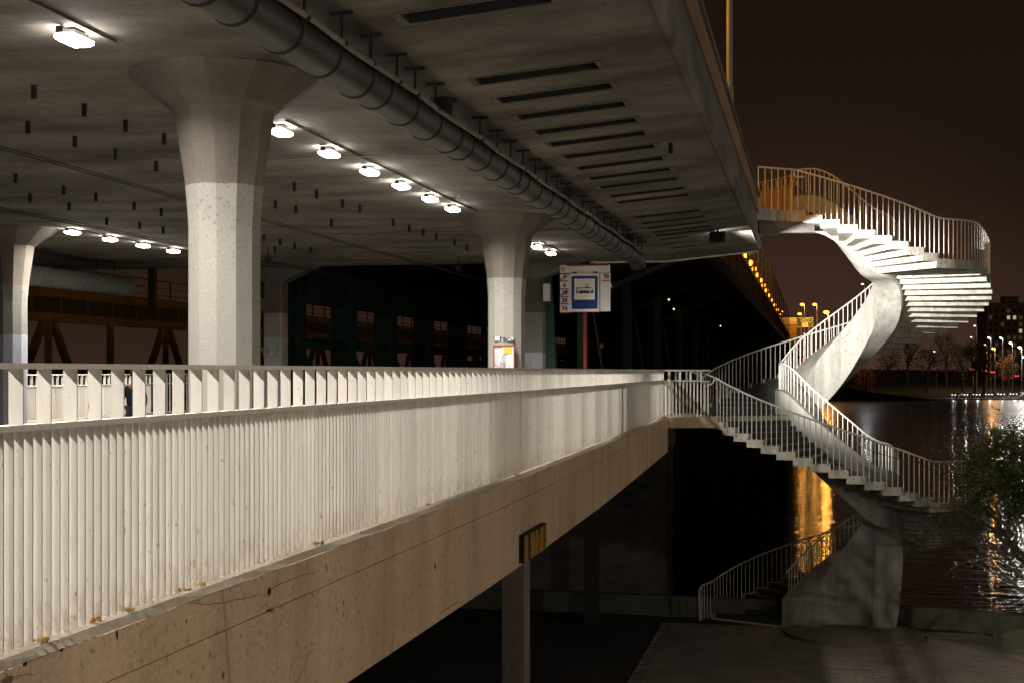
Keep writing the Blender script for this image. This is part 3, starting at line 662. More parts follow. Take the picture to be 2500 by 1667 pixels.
# ------------------------------------------------------------------ tram stop sign
sx_, sy_ = -4.79, 30.3
sg = thing('tram_stop_sign', (sx_, sy_, Hh(-1.2)), 'tram stop sign with line numbers on a red pole', 'sign')
kx = .000956
U = lambda zx: sx_ + (zx-800)*kx
V = lambda zy: Hh((905-(630+zy/9.22))*.00881)
MB().tube([(sx_,sy_+.03,Hh(-1.2)),(sx_,sy_+.03,V(1215))], .04, 14).build('pole', M['red'], sg, True)
def sbx(x0, x1, y0, y1, d0, d1, m, nm, par=None): return MB().box(U(x0),U(x1),sy_-d1,sy_-d0,V(y1),V(y0)).build(nm, m, par or sg)
sbx(470,1130,345,1222,-.06,.03,M['panel'],'frame_panel'); sbx(230,1365,158,335,-.05,.02,M['panel'],'header_panel'); sbx(390,1352,150,182,.0202,.026,M['red'],'header_stripe')
sbx(232,462,360,1220,-.02,.012,M['panel'],'number_panel'); sbx(1150,1378,350,1205,-.02,.012,M['panel'],'number_panel')
sbx(1112,1150,345,1205,-.03,.004,M['dark_metal'],'side_gap'); sbx(470,1120,1213,1226,-.02,.0305,M['red'],'bottom_strip')
for a in (510,980): sbx(a,a+118,312,350,.0302,.035,M['red'],'clip')
# blue plate with rounded corners
def rounded(x0, x1, y0, y1, rad, d0, d1, m, nm):
    pts = []
    for cx, cz, a0 in ((U(x1)-rad,V(y0)-rad,0),(U(x0)+rad,V(y0)-rad,90),(U(x0)+rad,V(y1)+rad,180),(U(x1)-rad,V(y1)+rad,270)):
        for k in range(5): a = R(a0+k*22.5); pts.append((cx+rad*cos(a), cz+rad*sin(a)))
    n_ = len(pts); b = MB()
    b.add([(p_[0],sy_-d0,p_[1]) for p_ in pts]+[(p_[0],sy_-d1,p_[1]) for p_ in pts],[tuple(range(n_)),tuple(range(2*n_-1,n_-1,-1))]+[(k,(k+1)%n_,(k+1)%n_+n_,k+n_) for k in range(n_)])
    return b.build(nm, m, sg)
rounded(485,1110,395,1175,.03,.0302,.036,M['plate'],'sign_border'); bl_ = rounded(500,1097,408,1153,.03,.0362,.040,M['blue'],'sign_plate')
sbx(563,1030,470,942,.0402,.043,M['sign_white'],'sign_field',bl_)
tr = MB()
def tb_(x0,x1,y0,y1,d=.0465): tr.box(U(x0),U(x1),sy_-d,sy_-.0432,V(y1),V(y0))
tb_(618,985,668,684); tb_(604,1000,738,782); tb_(612,632,684,738); tb_(980,994,684,738); tb_(748,757,684,738); tb_(826,834,684,738); tb_(680,688,684,738); tb_(893,899,684,738)
tb_(655,661,684,782,.047); tb_(918,923,684,782,.047); tb_(615,990,782,796); tb_(680,742,796,804); tb_(838,895,796,804); tb_(830,880,650,668)
def seg(a, b, w=.007): tr.bar((U(a[0]),sy_-.045,V(a[1])),(U(b[0]),sy_-.045,V(b[1])),w,.003,(0,1,0))
seg((850,590),(797,620)); seg((797,620),(850,655)); seg((850,590),(905,620)); seg((905,620),(850,655))
tr.build('tram_pictogram', M['ink'], bl_)
dw = MB()
for x0, x1 in ((636,654),(662,678),(900,917),(924,940)): dw.box(U(x0),U(x1),sy_-.0475,sy_-.0433,V(780),V(686))
dw.build('pictogram_doors', M['sign_white'], bl_)
for zy, tx, cross in ((432,'7',1),(610,'6',0),(780,'18',1),(950,'28',0),(1145,'74',0)):
    pl_ = sbx(240,430,zy-62,zy+60,.0122,.016,M['plate'],'line_plate')
    put_text('number', tx, .128, M['ink'], pl_, (U(335), sy_-.0185, V(zy)), bold=.005)
    sbx(240,425,zy+72,zy+96,.0122,.0165,M['red_ink'],'red_bar')
    if cross:
        c = MB()
        for o_ in (-14,14): c.bar((U(238),sy_-.022,V(zy+72+o_)),(U(428),sy_-.022,V(zy-48+o_)),.011,.003,(0,1,0))
        c.build('strike_line', M['ink'], pl_)
sbx(240,425,1016,1040,.0122,.0165,M['red_ink'],'red_bar')
pl_ = sbx(1180,1370,372,490,.0122,.016,M['plate'],'line_plate'); put_text('number', '78', .128, M['ink'], pl_, (U(1280), sy_-.0185, V(432)), bold=.005); sbx(1183,1366,502,530,.0122,.0165,M['red_ink'],'red_bar')
rg = MB(); rg.add([( U(308)+r*cos(2*pi*k/24), sy_-.024, V(243)+r*sin(2*pi*k/24)) for r in (.050,.041) for k in range(24)], [(k,(k+1)%24,24+(k+1)%24,24+k) for k in range(24)])
rg.build('logo_ring', M['red_ink'], sg); put_text('logo_letter', 't', .10, M['red_ink'], sg, (U(308), sy_-.024, V(243)), bold=.004)
gl = MB().add([(U(1366),sy_+.01,V(550)),(U(1395),sy_+.01,V(590)),(U(1412),sy_+.01,V(660)),(U(1366),sy_+.01,V(690)),(U(1366),sy_+.02,V(550)),(U(1395),sy_+.02,V(590)),(U(1412),sy_+.02,V(660)),(U(1366),sy_+.02,V(690))],[(0,1,2,3),(4,5,6,7),(0,1,5,4),(1,2,6,5),(2,3,7,6)])
gl.build('paper_scrap', M['plate'], sg)

# ------------------------------------------------------------------ yellow marker on the beam
mk = thing('marker_sign', (-3.35, 17.2, Hh(-2.25)), 'yellow and black striped marker board on the beam above the slim pillar', 'sign')
xm = -3.36+.055; y0_, y1_ = 16.4, 17.8
MB().box(-3.38, xm-.01, y0_-.02, y1_+.02, Hh(-2.26), Hh(-1.93)).build('backing', M['dark_metal'], mk)
for a, b, c, d in ((0,.14,0,.14),(.26,.42,.26,.48),(.50,.60,.46,.62),(.70,.86,.66,.84),(.92,1.0,.92,1.0)):
    q = lambda t: y0_+(y1_-y0_)*t
    MB().add([(xm,q(a),Hh(-1.95)),(xm,q(b),Hh(-1.95)),(xm,q(d),Hh(-2.25)),(xm,q(c),Hh(-2.25)),(xm-.012,q(a),Hh(-1.95)),(xm-.012,q(b),Hh(-1.95)),(xm-.012,q(d),Hh(-2.25)),(xm-.012,q(c),Hh(-2.25))],
        [(0,1,2,3),(4,5,6,7),(0,1,5,4),(1,2,6,5),(2,3,7,6),(3,0,4,7)]).build('stripe', M['yellow'], mk)

# ------------------------------------------------------------------ spiral staircase
CX, CY = .74, 42.06
RO, RI = 4.2, 1.8
def phi(a): return R(a) + pi + TH
def pol(a, r, h): return (CX + r*cos(phi(a)), CY + r*sin(phi(a)), Hh(h))
stair = thing('spiral_staircase', (CX, CY, 0), 'white concrete spiral staircase winding from the upper deck to the promenade', 'staircase')
flights = []   # (alpha start, step angle, n treads, first top, rise)
flights.append((65.4, 6.1, 8, 4.06, .142)); flights.append((140, 6.857, 28, 2.925-.144, .144))
flights.append((384, 6.286, 14, -1.25-.147, .147)); flights.append((498, 6.815, 27, -3.45-.1464, .1464))
landings = [(114.2, 140, 2.925), (332, 384, -1.25), (472, 498, -3.45)]
knots = [(20,4.2),(62,4.2),(114.2,2.95),(118,2.925),(138,2.925),(332,-1.25),(384,-1.25),(472,-3.42),(476,-3.45),(496,-3.45),(682,-7.5),(700,-7.55)]
def glin(a):
    for (a0,h0),(a1,h1) in zip(knots[:-1], knots[1:]):
        if a <= a1: return h0 + (h1-h0)*max(0,(a-a0))/(a1-a0)
    return knots[-1][1]
def gs(a, w=14): return sum(glin(a+w*(k/6-1)) for k in range(13))/13
def sector(r0, r1, d0, d1, z0, z1, n=3, mb=None):
    secs = []
    for k in range(n+1):
        q = R(d0+(d1-d0)*k/n); secs.append([(r0*cos(q),r0*sin(q),z0),(r1*cos(q),r1*sin(q),z0),(r1*cos(q),r1*sin(q),z1),(r0*cos(q),r0*sin(q),z1)])
    return (mb or MB()).sweep(secs)
for a0, da, n_, top, rise in flights:
    sm = sector(RI-.06, RO, -.7, da, -.21, 0).mesh('step', M['stair_edge'])
    tm = sector(RI+.005, RO-.17, .05, da+.12, .0005, .008); sector(RI+.005, RO-.17, da+.01, da+.16, -rise+.012, .008, 1, tm); tm = tm.mesh('tread', M['tread'])
    for k in range(n_):
        h = top - k*rise
        o = link('step', sm, stair, (CX, CY, Hh(h)), phi(a0+k*da)); link('tread', tm, o, (CX, CY, Hh(h)), phi(a0+k*da))
for a0, a1, h in landings:
    o = sector(RI-.06, RO, a0-.7, a1, -.24, 0, 12).mesh('landing', M['stair_edge']); o = link('landing', o, stair, (CX,CY,Hh(h)), pi+TH)
    link('tread', sector(RI+.005, RO-.17, a0+.1, a1+.1, .0005, .008, 12).mesh('tread', M['tread']), o, (CX,CY,Hh(h)), pi+TH)
# spine
def dep(a):
    ks = ((20,.32),(140,.36),(200,.58),(262,.90),(330,.84),(400,.78),(470,.92),(700,.92))
    for (a0,d0),(a1,d1) in zip(ks[:-1], ks[1:]):
        if a <= a1: t = (a-a0)/(a1-a0); t = t*t*(3-2*t); return d0+(d1-d0)*t
    return .92
secs = []; a = 24.0; ssec = []
while a <= 682.01:
    hh = gs(a); top = hh + .72; bot = hh - dep(a)
    f_ = min(1, max(0, (a-560)/110)); ri = 1.05 - .35*f_; fill = min(1, max(0, (a-528)/24)); bot = bot*(1-fill) + (-7.56)*fill
    bot = max(bot, -7.56)
    ssec.append([pol(a,ri+.02,bot), pol(a,RI-.05,bot), pol(a,RI,bot+.06), pol(a,RI,top-.03), pol(a,RI-.03,top), pol(a,ri+.03,top), pol(a,ri,top-.03), pol(a,ri,bot+.05)])
    a += 3.5
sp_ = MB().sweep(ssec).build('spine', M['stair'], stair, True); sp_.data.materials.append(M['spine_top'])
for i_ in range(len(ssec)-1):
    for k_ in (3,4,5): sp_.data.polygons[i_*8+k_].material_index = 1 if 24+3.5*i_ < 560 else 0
# foot plinth
c = pol(500, .45, 0)
pc_ = at(2085, 905, 40.6); pp = [(pc_.x+1.95*cos(2*pi*k/48), pc_.y+1.75*sin(2*pi*k/48)) for k in range(48)]
MB().prism(pp, -.1, .10).build('plinth', M['pillar'], stair)
# handrails and balusters
bal = MB().tube([(0,0,0),(0,0,1)], .0135, 7).mesh('baluster', M['white_rail'])
orail = MB().tube([pol(a_*.5, RO-.06, glin(a_*.5)+1.06) for a_ in range(124, 2*332+1, 7)], .026, 10).build('outer_handrail', M['white_rail'], stair, True)
orail2 = MB().tube([pol(a_*.5, RO-.06, glin(a_*.5)+1.06) for a_ in range(2*384, 2*694, 7)], .026, 10).build('outer_handrail', M['white_rail'], stair, True)
def glow_top(a): return gs(a)+.72
ir = MB().tube([pol(a_, RI-.12, glow_top(a_)+.72) for a_ in range(26, 683, 5)], .024, 10).build('inner_handrail', M['white_rail'], stair, True)
# curl at the top of the rail
q = pol(62, RO-.06, 5.26); 
cu = []
for k in range(9):
    t_ = pi*k/8; cu.append((q[0]-.12*sin(t_)*.6, q[1]-.05*sin(t_), q[2]-.09+.09*cos(t_)))
MB().tube(cu+[(q[0]+.2,q[1]+.05,q[2]-.18)], .024, 8).build('handrail_curl', M['white_rail'], stair, True)
lo = MB(); li = MB(); nb = 0
def balu(a, h0, h1, r, par, lows):
    global nb
    p_ = pol(a, r, h0)
    if lows is None: link('baluster', bal, par, p_, None, (1,1,h1-h0)); nb += 1
    else: lows.tube([p_, pol(a, r, h1)], .0135, 6)
for a0, da, n_, top, rise in flights:
    for k in range(n_):
        for q_ in (1/6,.5,5/6):
            a_ = a0+(k+q_)*da; balu(a_, top-k*rise-.03, glin(a_)+1.04, RO-.06, orail if a_ < 340 else orail2, None if a_ < 505 else lo)
for a0, a1, h in landings:
    if a0 == 332: continue
    n_ = int((a1-a0)/2.2)
    for k in range(n_):
        a_ = a0+(k+.5)*(a1-a0)/n_; balu(a_, h-.03, h+1.04, RO-.06, orail if a_ < 340 else orail2, None)
a_ = 27.0
while a_ < 680:
    balu(a_, glow_top(a_)-.03, glow_top(a_)+.71, RI-.12, ir, None if (a_ < 120 or 290 < a_ < 480) else li); a_ += 4.6
for k in range(4): a_ = 684+k*3; balu(a_, -7.5, glin(a_)+1.04, RO-.06, orail2, lo)
tag(lo.build('baluster', M['white_rail'], orail2), kind='stuff'); tag(li.build('baluster', M['white_rail'], ir), kind='stuff')
# end post of the bottom rail
e0 = pol(694, RO-.06, -6.5); e1 = pol(694, RO-.06, -7.5)
MB().tube([pol(692,RO-.06,-6.46), e0, (e0[0]-.05,e0[1]-.12,e0[2]-.1), (e1[0]-.02,e1[1]-.08,e1[2])], .03, 8).build('rail_end', M['white_rail'], orail2, True)
# upper landing joining the deck
lp = [(-LE-.05,37.1)] + [pol(a_, RO, 0)[:2] for a_ in (58,62,65.5)] + [pol(65.5,RI,0)[:2]] + [pol(a_,RI-.05,0)[:2] for a_ in (55,45,35,26)] + [(-.5,40.9),(-1.72,42.5)]
MB().prism(lp, Hh(3.90), Hh(4.2)).build('upper_landing', M['stair'], stair)
br = MB(); br.bar((-LE,37.6,Hh(3.72)),(*pol(66,RO-.6,0)[:2],Hh(3.80)),.25,.3); br.build('landing_bracket', M['fascia'], stair)
# near rail of the upper landing
for k in range(7):
    t_ = k/6; a_ = pol(62.5,RO-.06,0); x0, y0 = -LE+.06, 37.15
    link('baluster', bal, orail, (x0+(a_[0]-x0)*t_, y0+(a_[1]-y0)*t_, Hh(4.17)), None, (1,1,1.06))
MB().tube([(-LE+.06,37.15,Hh(5.24)), pol(62.5,RO-.06,5.26)], .026, 8).build('landing_rail', M['white_rail'], orail, True)
# fin screen on the far side of the upper landing
fsn = thing('landing_screen', (-1.75,42.4,Hh(4.2)), 'ochre lit fin screen at the head of the spiral staircase', 'railing')
pa = Vector((-1.72,42.4,0)); pb = Vector((-.58,40.75,0)); dr = (pb-pa); nfs = 26
ofm = MB().box(-.006,.006,-.033,.033,0,1.0).mesh('fin', M['sodium_tint_fin']); oum = MB().box(-.006,.006,-.033,.033,0,.25).mesh('upper_fin', M['sodium_tint_fin'])
ang = atan2(dr.y, dr.x)
for k in range(nfs):
    q = pa + dr*(k+.5)/nfs; link('fin', ofm, fsn, (q.x,q.y,Hh(4.2)), ang)
    if k % 3 == 1: link('upper_fin', oum, fsn, (q.x,q.y,Hh(5.22)), ang)
for z in (5.2,5.47): MB().bar((pa.x,pa.y,Hh(z)),(pb.x,pb.y,Hh(z)),.08,.03).build('rail', M['sodium_tint_fin'], fsn)
MB().bar((pb.x,pb.y,Hh(4.3)),(pb.x+.02,pb.y-.02,Hh(5.5)),.09,.03).build('end_post', M['sodium_tint_fin'], fsn)
MB().bar((pb.x,pb.y,Hh(5.47)),(pb.x+.22,pb.y-.25,Hh(5.1)),.08,.03).build('end_brace', M['sodium_tint_fin'], fsn)
# link landing at the lower deck with its two bar railings
sl_ = [(-4.6,SE-.04),(-3.98,SE-.04)] + [pol(a_,RO+.0,0)[:2] for a_ in (387,384)] + [pol(384,RO-.8,0)[:2], pol(332,RO-.8,0)[:2], pol(332,RO,0)[:2], (-4.6,43.2)]
MB().prism(sl_, Hh(-1.56), Hh(-1.262)).build('landing_slab', M['beam'], ldeck)
MB().box(-4.6,-4.05,SE+.02,43.1,Hh(-2.2),Hh(-1.563)).build('landing_beam', M['beam'], ldeck)
def link_railing(A_, B2, label, nbar):
    A_ = Vector(A_); B2 = Vector(B2); t = thing('bar_railing', (A_.x,A_.y,Hh(-1.26)), label, 'railing', 'bar railings of the stair landing'); D = B2-A_
    MB().bar((A_.x,A_.y,Hh(TOPH-.02)),(B2.x,B2.y,Hh(TOPH-.02)),.05,.045).build('top_rail', M['white_rail'], t)
    MB().bar((A_.x,A_.y,Hh(-.28)),(B2.x,B2.y,Hh(-.28)),.045,.025).build('mid_rail', M['white_rail'], t)
    bmh = MB().box(-.019,.019,-.006,.006,0,.965).mesh('bar', M['white_rail']); bmu = MB().box(-.03,.03,-.008,.008,0,.27).mesh('upper_bar', M['white_rail'])
    for k in range(nbar):
        q = A_ + D*(k+.5)/nbar; link('bar', bmh, t, (q.x,q.y,Hh(-1.262)))
        if k % 3 == 1: link('upper_bar', bmu, t, (q.x,q.y,Hh(-.268)))
    return t
e1 = pol(384,RO-.06,0); e2 = pol(332,RO-.06,0)
tA = link_railing((-latr(SE)+.02,SE+.04,0),(e1[0]-.16,e1[1]-.02,0),'short white bar railing on the near side of the stair landing',13)
tB = link_railing((-4.2,43.1,0),(e2[0]-.1,e2[1],0),'short white bar railing on the far side of the stair landing',8)
tC = link_railing((-4.3,39.4,0),(-4.1,43.0,0),'white bar railing across the back of the stair landing',10)
MB().bar((e1[0]-.5,e1[1]-.05,Hh(.01)),(e1[0]+.02,e1[1],Hh(-.20)),.05,.03).build('brace', M['white_rail'], tA)
MB().tube([(e1[0]-.25,e1[1]-.03,Hh(-.40)),(e1[0]-.1,e1[1],Hh(-.36)),(e1[0]+.0,e1[1],Hh(-.21))], .024, 8).build('rail_curl', M['white_rail'], tA, True)
MB().bar((e2[0]-.35,e2[1],Hh(.01)),(e2[0]+.04,e2[1],Hh(-.22)),.05,.03).build('brace', M['white_rail'], tB)
MB().tube([(e2[0]+.2,e2[1]-.1,Hh(-.33)),(e2[0]-.05,e2[1]-.1,Hh(-.33)),(e2[0]-.05,e2[1],Hh(-.2))], .03, 8).build('rail_curl', M['white_rail'], tB, True)

# flood lamp on the soffit
FL = Vector((-2.15, 33.3, Hh(3.08)))
fl = thing('flood_lamp', FL, 'black flood lamp bracketed under the deck edge, aimed at the staircase', 'lamp')
tgt = Vector((2.4, 42.0, Hh(1.25))); dv = (tgt-FL).normalized()
b = MB(); b.bar(FL-dv*.10, FL+dv*.06, .34, .22); b.bar(FL-dv*.16, FL-dv*.10, .2, .14)
b.build('lamp_body', M['dark_metal'], fl)
sd = dv.cross(Vector((0,0,1))).normalized(); b = MB()
for k in (-1,1): b.bar(FL+sd*k*.19+Vector((0,0,-.02)), FL+sd*k*.19+Vector((0,0,.13)), .02, .04)
b.bar(FL-sd*.19+Vector((0,0,.13)), FL+sd*.19+Vector((0,0,.13)), .03, .02); b.bar(FL+Vector((0,0,.13)), FL+Vector((0,0,.2)), .05, .05); b.build('bracket', M['dark_metal'], fl)
MB().bar(FL+dv*.061, FL+dv*.066, .30, .18).build('lens', M['lens'], fl)
lo_ = light('flood_light', 'SPOT', FL+dv*.12, P_FLOOD, WHITE, fl, spot_size=R(52), spot_blend=.55, shadow_soft_size=.07)
lo_.rotation_euler = dv.to_track_quat('-Z','Y').to_euler()

# ------------------------------------------------------------------ street lamps
head_me = MB().sweep([[(sx*a,sy*b,z+.14) for sx, sy in ((-1,-1),(1,-1),(1,1),(-1,1))] for a, b, z in ((.32,.12,.0),(.34,.13,.06),(.22,.08,.13))]).mesh('lamp_head', M['lamp_post'])
bulb_me = MB().lathe([(.01,-.15),(.08,-.13),(.13,-.075),(.15,0.0),(.13,.075),(.08,.13),(.01,.15)], (0,0,0), 12).mesh('bulb', M['lamp_orange'], True)
halo_me = bulb_me.copy(); halo_me.materials.clear(); halo_me.materials.append(M['lamp_halo'])
def street_lamp(lat, s, base, top, arm, label, power, group, r=.055, bulb=1.0):
    """a post with an arm reaching over the road; arm > 0 reaches away from the river side"""
    t = thing('street_lamp', (-lat, s, Hh(base)), label, 'street lamp', group)
    MB().tube([(-lat,s,Hh(base)),(-lat,s,Hh(base+.9)),(-lat,s,Hh(base+1.0)),(-lat,s,Hh(top)-.4),(-lat-.12*arm,s,Hh(top)-.08),(-lat-arm*.35,s,Hh(top)),(-lat-arm,s,Hh(top))], r, 8, radii=[r*1.3,r*1.3,r,r*.85,r*.7,r*.6,r*.55]).build('post', M['lamp_post'], t, True)
    o = link('lamp_head', head_me, t, (-lat-arm-.1, s, Hh(top)-.04)); link('lamp_halo', halo_me, o, (-lat-arm-.12, s, Hh(top)-.06), None, (bulb,bulb,bulb))
    link('bulb', bulb_me, o, (-lat-arm-.12, s-.10*bulb, Hh(top)-.06-.02*bulb), None, (bulb*.62,)*3)
    if power: light('lamp_light', 'POINT', (-lat-arm-.12, s, Hh(top)-.3), power, SOD, t, shadow_soft_size=.15, specular_factor=.22)
street_lamp(1.56, 27.7, 4.5, 10.8, 2.8, 'tall slim street lamp post rising above the deck edge, lit ochre', P_SODIUM*7, None, .058)
zs = [44.5, 53, 62, 71, 80, 88.8, 97.2, 106, 115.4, 123.8, 131.6, 140, 148.2, 157, 167, 178, 190, 204, 220]
nm_ = ['first','second','third','fourth','fifth','sixth','seventh','eighth','ninth','tenth','eleventh','twelfth','thirteenth','fourteenth','fifteenth','sixteenth']
vis = 0
for Z in zs:
    s_ = (Z - .2066*3.55)/.978
    if Z < 80: lb = 'assumed sodium street lamp on the river span hidden behind the approach deck'  # assumed unseen lamps continuing the row, lighting the upper landing
    else: lb = '%s sodium street lamp of the row receding along the river span' % nm_[vis]; vis += 1
    street_lamp(3.55, s_, 4.3, 9.5, 1.6, lb, (P_SODIUM if Z < 60 else 150 if Z < 135 else 0), 'sodium street lamps on the river span', .07, 1.75 if Z > 100 else 1.3)

def assumed_promenade_lamp(x, y, top, label, power):
    t = thing('assumed_promenade_lamp', (x, y, 0), label, 'street lamp', 'assumed warm lamps on the promenade, out of view')
    MB().tube([(x,y,0),(x,y,1.2),(x,y,1.25),(x,y,top-.2)], .07, 10, radii=[.11,.11,.07,.05]).build('post', M['lamp_post'], t, True)
    MB().lathe([(.05,-.2),(.16,-.15),(.20,.12),(.26,.14),(.05,.26)], (x,y,top), 14).build('lantern', M['lamp_warm'], t, True)
    light('lamp_light', 'POINT', (x, y, top-.42), power, (1,.87,.71), t, shadow_soft_size=.16)
assumed_promenade_lamp(8.0, 4.6, Hh(1.2), 'assumed tall warm lamp out of view beside the viewpoint, lighting railing and beam', P_PROM)  # assumed lamp out of view, lights the railing and near beam
assumed_promenade_lamp(11.5, 27.0, Hh(.6), 'assumed tall warm lamp out of view past the right edge, lighting far beam and stair', P_PROM*.72)  # second assumed lamp out of view, lights far beam, paving and stair

# ------------------------------------------------------------------ river span beyond the approach
mbp = thing('river_span', (-10, 42, Hh(4)), 'dark steel truss river span running off to the far bank', 'bridge')
ye = 500
MB().box(-21,-3.75,43.6,ye,Hh(3.95),Hh(4.25)).build('deck_plate', M['steel_dark'], mbp)
MB().box(-3.75,-3.50,42.8,ye,Hh(3.95),Hh(4.45)).build('edge_girder', M['rust_steel'], mbp)
rlg = MB().box(-3.60,-3.55,42.8,ye,Hh(5.76),Hh(5.85)).build('span_railing', M['rust_steel'], mbp)
rb = MB(); y = 43.0
while y < 230:
    rb.box(-3.585,-3.565,y-.012,y+.012,Hh(4.45),Hh(5.76)); y += .16 if y < 110 else .32
tag(rb.build('railing_bars', M['rust_steel'], rlg), kind='stuff')
for k in range(60): MB().box(-3.66,-3.54,43+k*3.2,43.14+k*3.2,Hh(4.45),Hh(5.8)).build('railing_post', M['rust_steel'], rlg)
for Z in (50.6,62.8,75,87,99,111,123,135,147,160,175,190,210):
    s_ = (Z-.2066*8)/.978
    po = MB(); po.box(-8.16,-7.84,s_-.16,s_+.16,Hh(-1.6),Hh(3.95)); po.build('truss_post', M['steel_green'], mbp)
    MB().bar((-7.9,s_,Hh(2.6)),(-4.6,s_,Hh(3.9)),.14,.18).build('deck_bracket', M['steel_dark'], mbp)
    MB().bar((-7.75,s_+.1,Hh(2.8)),(-7.1,s_+.4,Hh(-1.4)),.05,.05).build('stay', M['rust_steel'], mbp)
for s_ in (44.5,50.5,56.5,62.5,69,76,84,93,103,114,126,140):
    MB().box(-19.6,-18.6,s_-.2,s_+.2,Hh(-1.6),Hh(3.94)).build('truss_post', M['steel_green'], mbp)
    MB().bar((-19.1,s_,Hh(1.1)),(-19.1,s_+4.5,Hh(-1.7)),.3,.5).build('truss_diagonal', M['steel_green'], mbp)
MB().box(-20.5,-4.6,60.2,ye,Hh(-2.3),Hh(-1.7)).build('lower_deck_plate', M['steel_dark'], mbp)
for s_ in (48.0, 146.0, 260.0, 380.0): MB().box(-22 if s_ < 50 else -21,-4.7 if s_ < 50 else -3.72,s_-1.2,s_+1.2,WATER-1.5,Hh(-2.32 if s_ < 50 else 3.94)).build('river_pier', M['fascia'], mbp)
MB().box(-19.3,-18.9,44,200,Hh(.85),Hh(1.25)).build('truss_chord', M['steel_green'], mbp)
MB().box(-19.4,-18.8,44,200,Hh(2.6),Hh(3.95)).build('truss_chord', M['steel_green'], mbp)
M['post_green'] = paint('bright_green_steel', (.012,.095,.058), (.01,.05,.03))
cg = at(1352, 800, 44.5)
MB().bar((cg.x,cg.y,Hh(-1.6)),(cg.x-.25,cg.y,Hh(2.9)),.34,.3).build('end_post', M['post_green'], mbp)
ld = MB()
for k in range(14): ld.bar((cg.x-.30-.012*k,cg.y-.25,Hh(-1.5+.28*k)),(cg.x-.17-.012*k,cg.y-.25,Hh(-1.5+.28*k)),.02,.02)
ld.build('ladder_rungs', M['white_rail'], mbp)
for px, py, Z in ((1633,732,66),(1759,796,100),(1645,755,70)):
    q = at(px, py, Z); t = MB().lathe([(.005,-.05),(.05,0),(.005,.05)], q, 8).build('deck_lamp', M['lamp_warm']); tag(t, 'pinprick lamp glinting under the dark river span at pixel row %d' % py if False else ('tiny lamp glinting %s under the dark river span' % ('nearest' if Z == 66 else 'farthest' if Z == 100 else 'second')), 'lamp')

for Z in (56, 69, 93):  # lamps added under the span to light the stays and truss posts
    s_ = (Z-.2066*6)/.978; t = thing('added_span_lamp', (-6, s_, Hh(3.6)), 'added shaded lamp under the river span lighting a truss post, nearest' if Z == 56 else 'added shaded lamp under the river span, middle of three' if Z == 69 else 'added shaded lamp under the river span, farthest', 'lamp')
    MB().lathe([(.02,.34),(.06,.1),(.22,.0),(.20,-.02)], (-6,s_,Hh(3.6)), 10).build('lamp_shade', M['steel_dark'], t)
    light('lamp_light', 'SPOT', (-6,s_,Hh(3.5)), 420, SOD, t, spot_size=R(125), spot_blend=.5, shadow_soft_size=.1)
# ------------------------------------------------------------------ railway bridge at the left
rw = thing('railway_bridge', (-30, 60, Hh(2)), 'rusty truss railway bridge glowing orange beyond the far railing', 'bridge')
LT = 30.0
MB().box(-LT-4,-LT,30,220,Hh(2.95),Hh(3.15)).build('walkway', M['rust_steel'], rw)
MB().box(-LT-.3,-LT-.05,30,220,Hh(2.32),Hh(2.95)).build('plate_girder', M['steel_dark'], rw)
MB().box(-LT-.4,-LT+.02,30,220,Hh(1.98),Hh(2.32)).build('top_chord', M['rust_steel'], rw)
MB().box(-LT-.03,-LT+.03,30,220,Hh(4.17),Hh(4.23)).build('hand_rail', M['rust_steel'], rw)
MB().box(-LT-.02,-LT+.02,30,220,Hh(3.84),Hh(3.88)).build('mid_rail', M['rust_steel'], rw); MB().box(-LT-.02,-LT+.02,30,220,Hh(3.50),Hh(3.54)).build('mid_rail', M['rust_steel'], rw)
MB().box(-LT-.03,-LT+.0,30,220,Hh(3.15),Hh(3.34)).build('toe_board', M['rust_steel'], rw)
pm = MB().box(-.035,.035,-.035,.035,0,1.05).mesh('rail_post', M['rust_steel']); sm_ = MB().box(-.02,.05,-.03,.03,0,.63).mesh('stiffener', M['rust_steel'])
for k in range(75): link('rail_post', pm, rw, (-LT-.05, 50+k*2.2, Hh(3.15))); 
for k in range(75): link('stiffener', sm_, rw, (-LT-.03, 50+k*2.2+.8, Hh(2.32)))
s0 = 52.0
for k in range(14):
    s_ = s0 + k*10.6
    for d in (-1,1): MB().bar((-LT,s_+.3*d,Hh(2.0)),(-LT,s_+3.6*d,Hh(-2.6)),.22,.3).build('diagonal', M['rust_steel'], rw)
    MB().box(-LT-.1,-LT+.1,s_-.12,s_+.12,Hh(-2.6),Hh(1.98)).build('vertical', M['rust_steel'], rw)
    MB().box(-LT-.1,-LT+.1,s_+5.0,s_+5.3,Hh(-2.6),Hh(1.98)).build('vertical', M['rust_steel'], rw)
MB().box(-LT-.5,-LT,30,220,Hh(-3),Hh(-2.6)).build('bottom_chord', M['rust_steel'], rw)
q = at(372, 690, 60); MB().box(q.x-.14,q.x+.14,q.y-.14,q.y+.14,Hh(2.3),Hh(6.5)).build('mast', M['steel_dark'], rw)
for k, s_ in enumerate((52, 68, 86, 110)):
    street_lamp(21, s_, 4.2, 9.5, -1.6, 'added sodium street lamp on the far kerb of the deck, hidden from view', 55, 'added street lamps lighting the railway bridge', .07)  # unseen lamps added to cast orange light on the railway bridge

